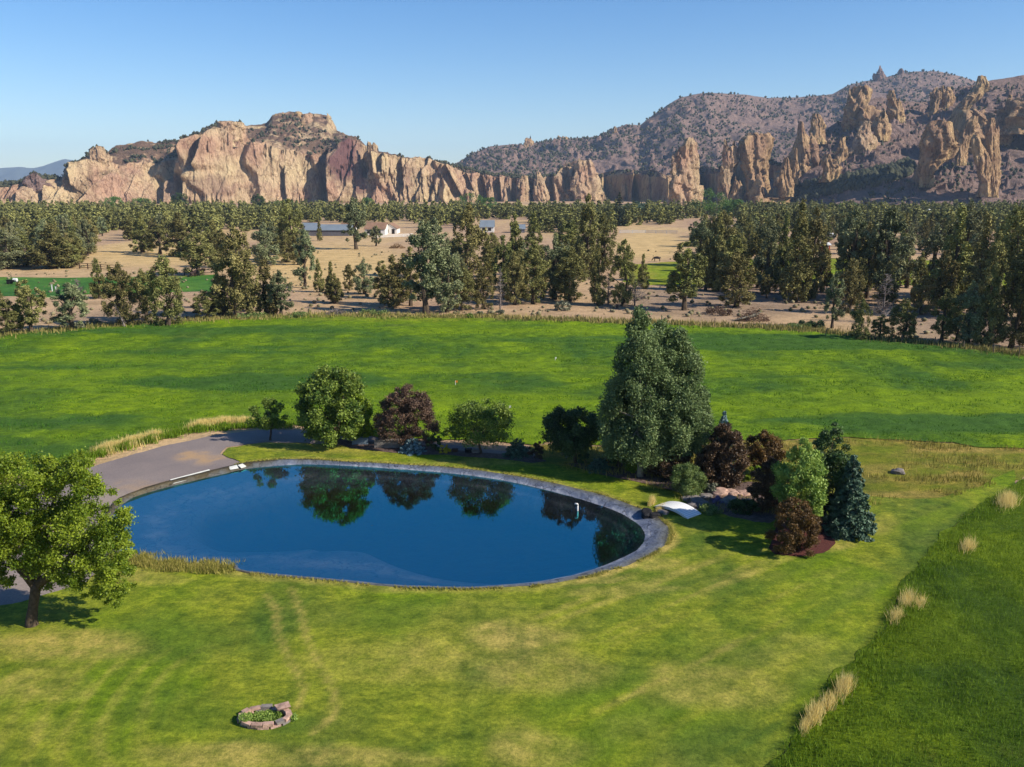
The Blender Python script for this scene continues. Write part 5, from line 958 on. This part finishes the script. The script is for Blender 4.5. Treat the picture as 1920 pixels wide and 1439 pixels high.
# stump, posts, fences
x, y = G(1157, 579); MB().tube([(0, 0, -.1), (0, 0, .3), (.03, 0, .75)], [.3, .22, .2], 9).build('tree_stump', M_bark, loc=(x, y, 0)); tag(bpy.data.objects['tree_stump'], 'short brown tree stump on the soil right of centre', 'stump')
M_post = plain('weathered_post', srgb(128,112,96,K), .9, .15); M_white = plain('white_paint', srgb(226,224,220,.8), .6, .04, 3, 0); M_brownwood = plain('brown_wood', srgb(92,70,54,K), .9, .15)
post_px = [(1548,634),(1610,627),(1640,640),(1690,646),(1752,650),(1806,658),(1862,664),(1910,670),(1340,612),(1240,606)]
for q, (bx, by) in enumerate(sorted(post_px)):
    x, y = G(bx, by); MB().tube([(0, 0, -.2), (0, 0, 1.25)], [.07, .065], 7).build('fence_post', M_post, loc=(x, y, 0)); tag(COL.objects[-1], f'thin grey post, {ordinal(q + 1)} from the left along the far right field edge', 'post', 'fence posts along the field edge')
def fence(name, label, pts, h, rails, mat, pr=.07, step=3.0, rt=.06):
    P = PXY(pts); t = thing(name, label, 'fence', (P[0][0], P[0][1], 0)); rl = MB()
    for (ax, ay), (bx, by) in zip(P[:-1], P[1:]):
        L_ = math.hypot(bx - ax, by - ay); n = max(1, round(L_ / step))
        for i in range(n): MB().box((ax + (bx - ax) * i / n - P[0][0], ay + (by - ay) * i / n - P[0][1], h / 2 - .1), (pr * 2, pr * 2, h + .2)).build('post', mat, t)
        for k in range(rails): rl.box(((ax + bx) / 2 - P[0][0], (ay + by) / 2 - P[0][1] - pr - rt / 2 - .004, h * (k + .8) / rails), (L_, rt, rt * 2.2), math.atan2(by - ay, bx - ax))
    rl.build('rails', mat, t); return t
fence('rail_fence', 'brown wooden rail fence behind the green pasture at the left', [(134,503),(165,505),(202,508),(215,508)], 1.5, 3, M_brownwood, .1)
fence('rail_fence', 'short brown rail fence right of the horses', [(376,516),(398,516)], 1.4, 2, M_brownwood, .1)
fence('board_fence', 'white board fence beyond the golden corral right of centre', [(1162,438),(1210,438),(1270,439)], 1.5, 3, M_white, .12, 5, .08)
fence('board_fence', 'pale fence beside the white gabled house', [(700,447),(775,444)], 1.3, 3, M_white, .1, 5, .08)
for q, (bx, by, hh) in enumerate([(98,547,1.3),(105,548,1.0),(1822,554,1.6)]):
    x, y = G(bx, by); t = thing('white_post', ['taller white post in the green pasture', 'shorter white post in the green pasture', 'pale post in the clearing at the right'][q], 'post', (x, y, 0)); MB().box((0, 0, hh / 2), (.16, .16, hh)).build('upright', M_white, t); MB().box((0, 0, hh + .04), (.24, .24, .08)).build('cap', M_white, t)
# ---- buildings
M_roofm = plain('metal_roof', srgb(138,148,156,.7), .45, .06, .3, .1, .02, .5); M_wallg = plain('grey_wall', srgb(120,116,122,K), .9, .1, .5, 0); M_roofb = plain('brown_roof', srgb(150,116,92,.8), .85, .12, .4, .2); M_wallw = plain('white_wall', srgb(226,222,214,.85), .8, .05, .5, 0); M_dark = plain('dark_opening', srgb(40,38,40,.6), .8, .1, 1, 0); M_redb = plain('red_brown_boards', srgb(96,56,50,K), .9, .15, .6, 0); M_orange = plain('orange_boards', srgb(196,96,48,K), .85, .1, .6, 0)
def house(name, label, cat, bl, br, by, eave, ridge, deep, wall_, roof, wins=(), gable=False, rz=0.0, over=.35):
    x0, y = G(bl, by); x1, _ = G(br, by); w = x1 - x0; t = thing(name, label, cat, ((x0 + x1) / 2, y + deep / 2, 0), rz); he = Zat(eave, y); hr = max(he + .5, Zat(ridge, y + deep / 2)); hw, hd = w / 2, deep / 2
    mb = MB()
    if gable:   # gable faces the viewer
        mb.add([(-hw, -hd, -.2), (hw, -hd, -.2), (hw, -hd, he), (0, -hd, hr), (-hw, -hd, he), (-hw, hd, -.2), (hw, hd, -.2), (hw, hd, he), (0, hd, hr), (-hw, hd, he)], [(0, 1, 2, 3, 4), (6, 5, 9, 8, 7), (1, 6, 7, 2), (5, 0, 4, 9)])
        rf = MB(); o = over
        for s in (-1, 1):
            dz = (hr - he) / hw * o; rf.add([(0, -hd - o, hr + .05), (s * (hw + o), -hd - o, he - dz + .05), (s * (hw + o), hd + o, he - dz + .05), (0, hd + o, hr + .05), (0, -hd - o, hr + .22), (s * (hw + o), -hd - o, he - dz + .2), (s * (hw + o), hd + o, he - dz + .2), (0, hd + o, hr + .22)], [(3, 2, 1, 0), (4, 5, 6, 7), (0, 1, 5, 4), (1, 2, 6, 5), (2, 3, 7, 6)])
    else:
        mb.add([(-hw, -hd, -.2), (hw, -hd, -.2), (hw, hd, -.2), (-hw, hd, -.2), (-hw, -hd, he), (hw, -hd, he), (hw, hd, he), (-hw, hd, he), (-hw, 0, hr), (hw, 0, hr)], [(0, 1, 5, 4), (2, 3, 7, 6), (1, 2, 6, 9, 5), (3, 0, 4, 8, 7)])
        rf = MB(); o = over
        for s in (-1, 1):
            dz = (hr - he) / hd * o; rf.add([(-hw - o, 0, hr + .05), (hw + o, 0, hr + .05), (hw + o, s * (hd + o), he - dz + .05), (-hw - o, s * (hd + o), he - dz + .05), (-hw - o, 0, hr + .22), (hw + o, 0, hr + .22), (hw + o, s * (hd + o), he - dz + .2), (-hw - o, s * (hd + o), he - dz + .2)], [(0, 1, 2, 3), (7, 6, 5, 4), (0, 3, 7, 4), (1, 5, 6, 2), (3, 2, 6, 7)])
    mb.build('wall', wall_, t); rf.build('roof', roof, t)
    for (fx, fz, ww, wh, nm) in wins:
        f = MB().box((-hw + w * fx, -hd - .03, fz), (ww + .2, .06, wh + .2)).build(nm, M_white if wall_ != M_wallw else M_brownwood, t); MB().box((-hw + w * fx, -hd - .07, fz), (ww, .03, wh)).build('pane' if nm == 'window' else 'panel', M_dark, f)
    return t
house('long_barn', 'long grey barn with pale blue metal roof in the golden clearing', 'barn', 572, 660, 443, 432, 422, 9, M_wallg, M_roofm, [(.97, 1.3, 1.6, 2.4, 'door')])
house('metal_shed', 'low metal-roofed shed behind the left end of the long barn', 'shed', 566, 592, 436, 424, 419, 7, M_wallg, M_roofm, [(.5, 1.2, 1.5, 1.8, 'door')])
house('brown_roofed_barn', 'brown-roofed white barn with its gable end facing right of the long barn', 'barn', 684, 722, 441, 430, 418, 14, M_wallw, M_roofb, [(.2, 1.4, 1.5, 1.2, 'window'), (.45, 1.2, 2.6, 2, 'door'), (.7, 1.4, 1.5, 1.2, 'window')])
house('white_gable_house', 'white gable-ended building with brown roof beside the pale fence', 'house', 718, 744, 439, 429, 419, 12, M_wallw, M_roofb, [(.3, 1.3, 1.2, 1.2, 'window'), (.75, 1.1, 1.1, 2, 'door')], True)
house('pale_shed', 'small pale-roofed shed left of the brown-roofed barn', 'shed', 640, 664, 432, 424, 416, 8, M_wallw, M_roofb, [(.5, 1.1, 1.2, 1.8, 'door')])
house('blue_roofed_house', 'house with blue-grey roof half hidden by the centre junipers', 'house', 900, 926, 436, 426, 414, 10, M_wallw, M_roofm, [(.3, 1.4, 1.3, 1.2, 'window'), (.7, 1.4, 1.3, 1.2, 'window')])
house('blue_roofed_house', 'house with blue-grey roof and dark wall right of its half hidden neighbour', 'house', 958, 984, 437, 430, 422, 9, M_wallg, M_roofm, [(.3, 1.2, 1.3, 1.2, 'window'), (.7, 1.1, 1.1, 2, 'door')])
house('orange_shed', 'small orange shed with white roof among the right junipers', 'shed', 1541, 1556, 470, 460, 456, 4, M_orange, M_white, [(.6, 1.1, 1, 1.8, 'door')])
house('brown_barn', 'dark red-brown barn between the right junipers', 'barn', 1676, 1708, 482, 462, 455, 9, M_redb, M_roofb, [(.25, 1.4, 2, 2.6, 'door')])
house('grey_house', 'pale grey-roofed house behind the orange shed', 'house', 1548, 1566, 448, 443, 438, 8, M_wallg, M_white, [(.5, 1.2, 1.2, 1.2, 'window')])
house('cabin', 'tiny cabin with grey roof in the far wood at the left', 'cabin', 462, 476, 405, 400, 393, 6, M_wallw, M_wallg, [(.5, 1.2, 1.2, 1.2, 'window')])
# ---- animals
M_black = plain('black_hide', srgb(30,28,28,.6), .7, .1, 2, 0); M_bay = plain('bay_hide', srgb(54,34,28,.6), .7, .1, 2, 0)
def skin_body(name, chain, mat, loc, rz, sc, label, cat, group=None):
    """chain: list of (joint position, radius, parent index)"""
    me = bpy.data.meshes.new(name); me.from_pydata([c[0] for c in chain], [(c[2], i) for i, c in enumerate(chain) if c[2] is not None], []); o = obj(name, me, loc=loc); o.rotation_euler = (0, 0, rz); o.scale = (sc,) * 3
    md = o.modifiers.new('skin', 'SKIN'); 
    for i, c in enumerate(chain): me.skin_vertices[0].data[i].radius = (c[1], c[1]) if me.skin_vertices else None
    me.skin_vertices[0].data[0].use_root = True; sb = o.modifiers.new('sub', 'SUBSURF'); sb.levels = 1; sb.render_levels = 1; me.materials.append(mat); return tag(o, label, cat, group)
def quad(name, label, cat, bx, by, rz, sc, mat, graze, group=None, cow=False):
    x, y = G(bx, by); nk = [((1.15, 0, 1.05 if graze else 1.6), .15, 1), ((1.45, 0, .55 if graze else 1.85), .12, None), ((1.65, 0, .22 if graze else 1.72), .09, None)]
    C = [((0, 0, 1.12), .36, None), ((.65, 0, 1.15), .34, 0), ((-.62, 0, 1.18), .34, 0)]
    C += [((1.05, 0, 1.1 if graze else 1.5), .18, 1), ((1.35, 0, .62 if graze else 1.82), .13, 3), ((1.6, 0, .3 if graze else 1.66), .09, 4)]
    for s in (-1, 1):
        b = len(C); C += [((.68, s * .2, .85), .14, 1), ((.70, s * .2, .48), .075, b), ((.68, s * .2, .05), .06, b + 1)]
        b = len(C); C += [((-.62, s * .2, .85), .17, 2), ((-.78, s * .2, .5), .08, b), ((-.70, s * .2, .05), .06, b + 1)]
    b = len(C); C += [((-1.0, 0, 1.2), .06, 2), ((-1.12, 0, .7), .04, b)]
    return skin_body(name, C, mat, (x, y, 0), rz, sc, label, cat, group)
quad('cow', 'black cow grazing in the yellow-green pasture right of centre', 'cow', 1232, 491, pi, 1.0, M_black, True)
quad('horse', 'dark horse at the left of the group under the juniper', 'horse', 352, 518, 0.1, .95, M_black, False, 'dark horses in the juniper shade')
quad('horse', 'dark horse standing in the middle of the group under the juniper', 'horse', 362, 520, 1.2, .95, M_bay, False, 'dark horses in the juniper shade')
quad('horse', 'dark horse at the right of the group under the juniper', 'horse', 372, 518, 2.0, .95, M_black, True, 'dark horses in the juniper shade')
# farm implement in the left pasture
x, y = G(22, 533); t = thing('farm_sprayer', 'dark farm sprayer with a white tank end in the left pasture', 'farm machine', (x, y, 0)); MB().box((0, 0, .7), (1.8, .9, .5), 0, .06).build('frame', M_dark, t); MB().tube([(.5, 0, .9), (1.25, 0, .9)], [.42, .4], 10).build('tank', M_white, t); MB().tube([(.1, 0, .9), (.1, 0, 2.6)], [.05, .03], 5).build('mast', M_dark, t)
for s in (-1, 1): MB().tube([(-.4, s * .5, .38), (-.4, s * .62, .38)], [.38, .38], 12).build('wheel', M_dark, t)
x, y = G(1740, 412); MB().tube([(0, 0, 0), (0, 0, 5.2), (0, 0, 6.2), (0, 0, 6.8), (0, 0, 7)], [1.7, 1.7, 1.4, .7, .1], 14).build('water_tank', M_white, loc=(x, y, 0)); tag(COL.objects[-1], 'small white domed tank glimpsed in the right wood', 'tank')
# ---- field markers
for (bx, by, ty, mt, lb) in [(854,728,714,plain('orange_flag', srgb(226,140,40,.8), .7, .05, 3, 0),'orange flag marker stake standing in the hay field'), (1041,680,670,M_white,'thin white marker stake in the far hay field'), (955,772,761,M_white,'white marker stake in the hay field above the spreading tree')]:
    x, y, h, *_ = dims(bx, by, ty, bx, bx); t = thing('marker_stake', lb, 'stake', (x, y, 0)); MB().tube([(0, 0, 0), (0, 0, h)], [.035, .03], 6).build('pole', M_white, t)
    MB().box((.1, 0, h - .1), (.28 if 'orange' in lb else .1, .03, .2)).build('flag', mt, t)
# ---- white pipe in the pond
x, y = G(1083, 958, WZ); t = thing('standpipe', 'white elbow pipe standing out of the pond water', 'pipe', (x, y, WZ)); MB().tube([(0, 0, -.6), (0, 0, .42)], [.055, .055], 10).build('riser', M_white, t, smooth=True); MB().tube([(0, 0, .36), (-.02, 0, .46), (-.2, 0, .47)], [.065, .065, .06], 10).build('elbow', M_white, t, smooth=True)
# ---- bridge
A, B = Vector((*G(1240, 949), 0)), Vector((*G(1302, 972), 0)); d = (B - A); L_ = d.length; ang = math.atan2(d.y, d.x); t = thing('footbridge', 'small white arched wooden footbridge at the right end of the pond', 'bridge', tuple((A + B) / 2 + Vector((0, 0, .05))), ang)
def arch(z0, wy, y0, th, top=True, nm='deck', mat=M_white):
    mb = MB(); V = []; N = 16
    for i in range(N + 1):
        s = i / N * 2 - 1; x_ = s * L_ / 2; z = z0 + .27 * (1 - s * s)
        V += [(x_, y0 - wy / 2, z), (x_, y0 + wy / 2, z), (x_, y0 + wy / 2, z + th), (x_, y0 - wy / 2, z + th)]
    F_ = [(0, 1, 2, 3), (4 * N + 3, 4 * N + 2, 4 * N + 1, 4 * N)]
    for i in range(N):
        for k in range(4): F_.append((4 * i + k, 4 * (i + 1) + k, 4 * (i + 1) + (k + 1) % 4, 4 * i + (k + 1) % 4))
    return mb.add(V, F_).build(nm, mat, t)
M_plank = bpy.data.materials.new('white_planks'); M_plank.use_nodes = True; nt = M_plank.node_tree; bs = nt.nodes['Principled BSDF']; w = nd(nt, 'ShaderNodeTexWave', Scale=2.2, Distortion=.1); w.bands_direction = 'X'; nt.links.new(coords(nt), w.inputs[0])
nt.links.new(ramp(nt, w.outputs['Fac'], [(0.02, srgb(176,174,172,.8)), (.1, srgb(240,238,232,.92))]), bs.inputs['Base Color']); bs.inputs['Roughness'].default_value = .6
arch(.06, 1.3, 0, .05, nm='deck', mat=M_plank)
for s in (-1, 1): arch(-.08, .07, s * .58, .13, nm='stringer', mat=M_white)
# ---- boulders
M_stone = plain('grey_stone', srgb(150,140,132,K), .9, .2, 2.5, .6, .05); M_stonered = plain('reddish_stone', srgb(204,166,146,.75), .9, .28, 3, .6, .04); M_mulch = plain('red_mulch', srgb(116,62,54,K), .95, .25, 9, 1, .06)
def rock(name, label, x, y, z, r, seed, mat, group, flat=.6):
    import bmesh
    bm = bmesh.new(); bmesh.ops.create_icosphere(bm, subdivisions=3, radius=1); V = np.array([v.co[:] for v in bm.verts]); n = fbm(V[:, 0] * 1.1 + seed, V[:, 1] * 1.1, V[:, 2] * 1.1, 4, seed); V = np.sign(V) * np.abs(V)**.8 * (1 + .45 * n)[:, None]; g = random.Random(seed)
    V *= (r * g.uniform(.9, 1.4), r * g.uniform(.8, 1.1), r * flat)
    for v, c in zip(bm.verts, V): v.co = c
    me = bpy.data.meshes.new(name); bm.to_mesh(me); bm.free(); me.materials.append(mat); o = obj(name, me, loc=(x, y, z)); o.rotation_euler = (0, 0, g.random() * 6); return tag(o, label, 'boulder', group)
RK = [(1212,966,.42,'dark wet boulder at the pond mouth below the bridge, left one'),(1228,970,.38,'dark boulder at the pond mouth below the bridge, right one'),(1243,964,.3,'rounded boulder under the left end of the white bridge'),(1290,938,.4,'grey bank boulder nearest the feathery shrub'),(1305,942,.45,'grey bank boulder second along from the feathery shrub'),(1322,936,.5,'larger grey bank boulder beside the silvery bush'),(1300,952,.35,'grey boulder just above the right end of the bridge'),(1318,950,.38,'grey boulder between the bridge and the lavender'),(1352,928,.55,'flat tan bank stone at the top of the rock bed'),(1372,930,.5,'flat tan bank stone right of the topmost one'),(1368,944,.55,'shaded flat rock in the middle of the rock bed'),(1392,930,.45,'tan rock under the dark plum tree'),(1400,946,.4,'shaded rock beside the low dark green bush'),(1684,888,.45,'grey boulder lying in the rough golden strip')]
for q, (bx, by, r, lb) in enumerate(RK): x, y = G(bx, by); rock('boulder', lb, x, y, r * .2, r, 900 + q, [M_dark, M_dark, M_stone][q] if q < 3 else (M_stonered if q in (8, 9, 11) else M_stone), 'boulders of the garden bank')
M_bedsoil = plain('bed_soil', srgb(128,104,94,K), .95, .25, 5, .9, .05)
def bed(name, px, m, z, hgt): tag(sheet(name, PXY(px), z, .2, m, zf=lambda X, Y, D: sm(0, .8, D) * (hgt + .06 * fbm(X / .4, Y / .4, 0, 3, 5)), edge=.2), kind='structure')
bed('rock_bed', [(1275,935),(1310,925),(1345,915),(1400,905),(1450,905),(1480,940),(1500,960),(1440,985),(1380,975),(1340,968),(1300,958)], M_bedsoil, .09, .06)
bed('mulch_bed', [(1440,1030),(1460,985),(1500,968),(1545,980),(1562,1002),(1566,1022),(1545,1040),(1500,1046),(1455,1042)], M_mulch, .09, .05)
bed('shrub_bed', [(1090,868),(1180,882),(1270,905),(1300,918),(1290,930),(1240,915),(1180,902),(1110,888),(1060,872)], M_bedsoil, .08, .03)
bed('border_bed', [(600,822),(700,830),(800,838),(860,846),(900,850),(1000,858),(1030,866),(1000,870),(930,862),(840,856),(740,852),(660,842)], M_bedsoil, .08, .02)
# ---- low wall under the trees, small boxes, post
def block(name, label, cat, l, r, by, ty, dp, mat, capm=None, parts=('panel', 'coping')):
    x0, y = G(l, by); x1, _ = G(r, by); h = Zat(ty, y); t = thing(name, label, cat, ((x0 + x1) / 2, y + dp / 2, .03)); w = x1 - x0; MB().box((0, 0, h / 2), (w, dp, h), 0, .01).build(parts[0], mat, t); MB().box((0, 0, h + .03), (w + .06, dp + .06, .06)).build(parts[1], capm or mat, t); return t
M_bluewall = plain('pale_blue_panel', srgb(136,152,164,K), .8, .08, 2, .2)
block('low_wall', 'pale blue low wall panel in the shade of the lime-green tree', 'wall', 660, 690, 836, 824, .3, M_bluewall)
block('low_wall', 'grey stone low wall in the shade of the purple-brown tree', 'wall', 702, 750, 842, 828, .35, M_stone)
block('planter_box', 'small dark planter box left of the spreading tree trunk', 'planter', 848, 858, 850, 845, .3, M_brownwood, parts=('box', 'rim'))
block('planter_box', 'dark planter box just left of the spreading tree trunk', 'planter', 872, 884, 851, 845, .3, M_dark, parts=('box', 'rim'))
block('planter_box', 'grey planter box touching the spreading tree trunk', 'planter', 886, 897, 852, 846, .3, M_stone, parts=('box', 'rim'))
block('gate_post', 'square wooden post by the yellow-green bush under the poplars', 'post', 1195, 1200, 892, 866, .18, M_post, parts=('shaft', 'cap'))
# ---- concrete slabs on the pond's far rim
M_slab = plain('pale_slab', srgb(214,214,206,.8), .7, .08, 2, .2)
for q, (a, b, y0_, y1_) in enumerate([(322,396,905,886),(430,446,880,877),(449,458,877,874)]):
    P0, P1 = G(a, y0_, -.08), G(b, y1_, -.08); dx, dy = P1[0] - P0[0], P1[1] - P0[1]; o = MB().box((0, 0, 0), (math.hypot(dx, dy), .55 if q == 0 else .4, .05), 0, .02, rx=.35).build('liner_strip', M_slab, loc=((P0[0] + P1[0]) / 2, (P0[1] + P1[1]) / 2, -.02)); o.rotation_euler = (0, 0, math.atan2(dy, dx)); tag(o, ['long pale slab on the pond rim beside the drive', 'short pale slab right of the long rim slab', 'shortest pale slab on the far pond rim'][q], 'slab', 'pale slabs on the pond rim')
# ---- stone fire ring
x, y = G(497, 1351); t = thing('fire_ring', 'oval ring of reddish stacked stones on the lawn', 'fire ring', (x, y, .03)); g = random.Random(4); N = 13
for lay in range(2):
    for i in range(N):
        if lay == 1 and i in (2,): continue
        a = (i + .5 * lay) * 2 * pi / N + g.uniform(-.04, .04); rr = 1 + g.uniform(-.03, .03); MB().box((cos(a) * rr * .92, sin(a) * rr * .58, .06 + lay * .115), (.22 + g.uniform(-.03, .02), .40 if abs(sin(a)) > .7 else .30, .11), math.atan2(sin(a) * .92, cos(a) * .58), .02).build('stone', M_stonered if (i + lay) % 4 else M_stone, t)
MB().box((.6, .44, .29), (.56, .36, .08), .5, .03).build('loose_slab', M_stonered, t)
def weeds(label, bx, by, rx_, ry_, h, n, seed):
    g = np.random.default_rng(seed); x, y = G(bx, by); a = g.random(n) * 6.28; r = np.sqrt(g.random(n)); P = np.stack([np.cos(a) * r * rx_, np.sin(a) * r * ry_, h * g.random(n)], 1); V, Fc = leafquads(P, .09, g, None, 0, .4, (0, 0, .8))
    return tag(obj('weed_clump', mesh_np('weed_clump', V, Fc, M_birch, False, {'tint': np.repeat(g.random(n), 4)}), loc=(x, y, .05)), label, 'weeds')
weeds('green weeds growing inside the stone fire ring', 500, 1349, .6, .32, .16, 1700, 951); weeds('weeds climbing the left outside of the stone fire ring', 461, 1357, .26, .3, .3, 900, 952); weeds('small weeds at the right outside of the stone fire ring', 551, 1352, .15, .2, .2, 200, 953)
# ================================================================== HAZE
hz = MB().box((0, 6000, 358), (25400, 16200, 724)); m = bpy.data.materials.new('air'); m.use_nodes = True; nt = m.node_tree; nt.nodes.clear(); out = nd(nt, 'ShaderNodeOutputMaterial')
pv = nd(nt, 'ShaderNodeVolumePrincipled'); pv.inputs['Color'].default_value = (0.55, 0.74, 1.0, 1); pv.inputs['Density'].default_value = 6.5e-5; pv.inputs['Anisotropy'].default_value = 0.0; nt.links.new(pv.outputs[0], out.inputs['Volume'])
tag(hz.build('haze', m), kind='stuff')
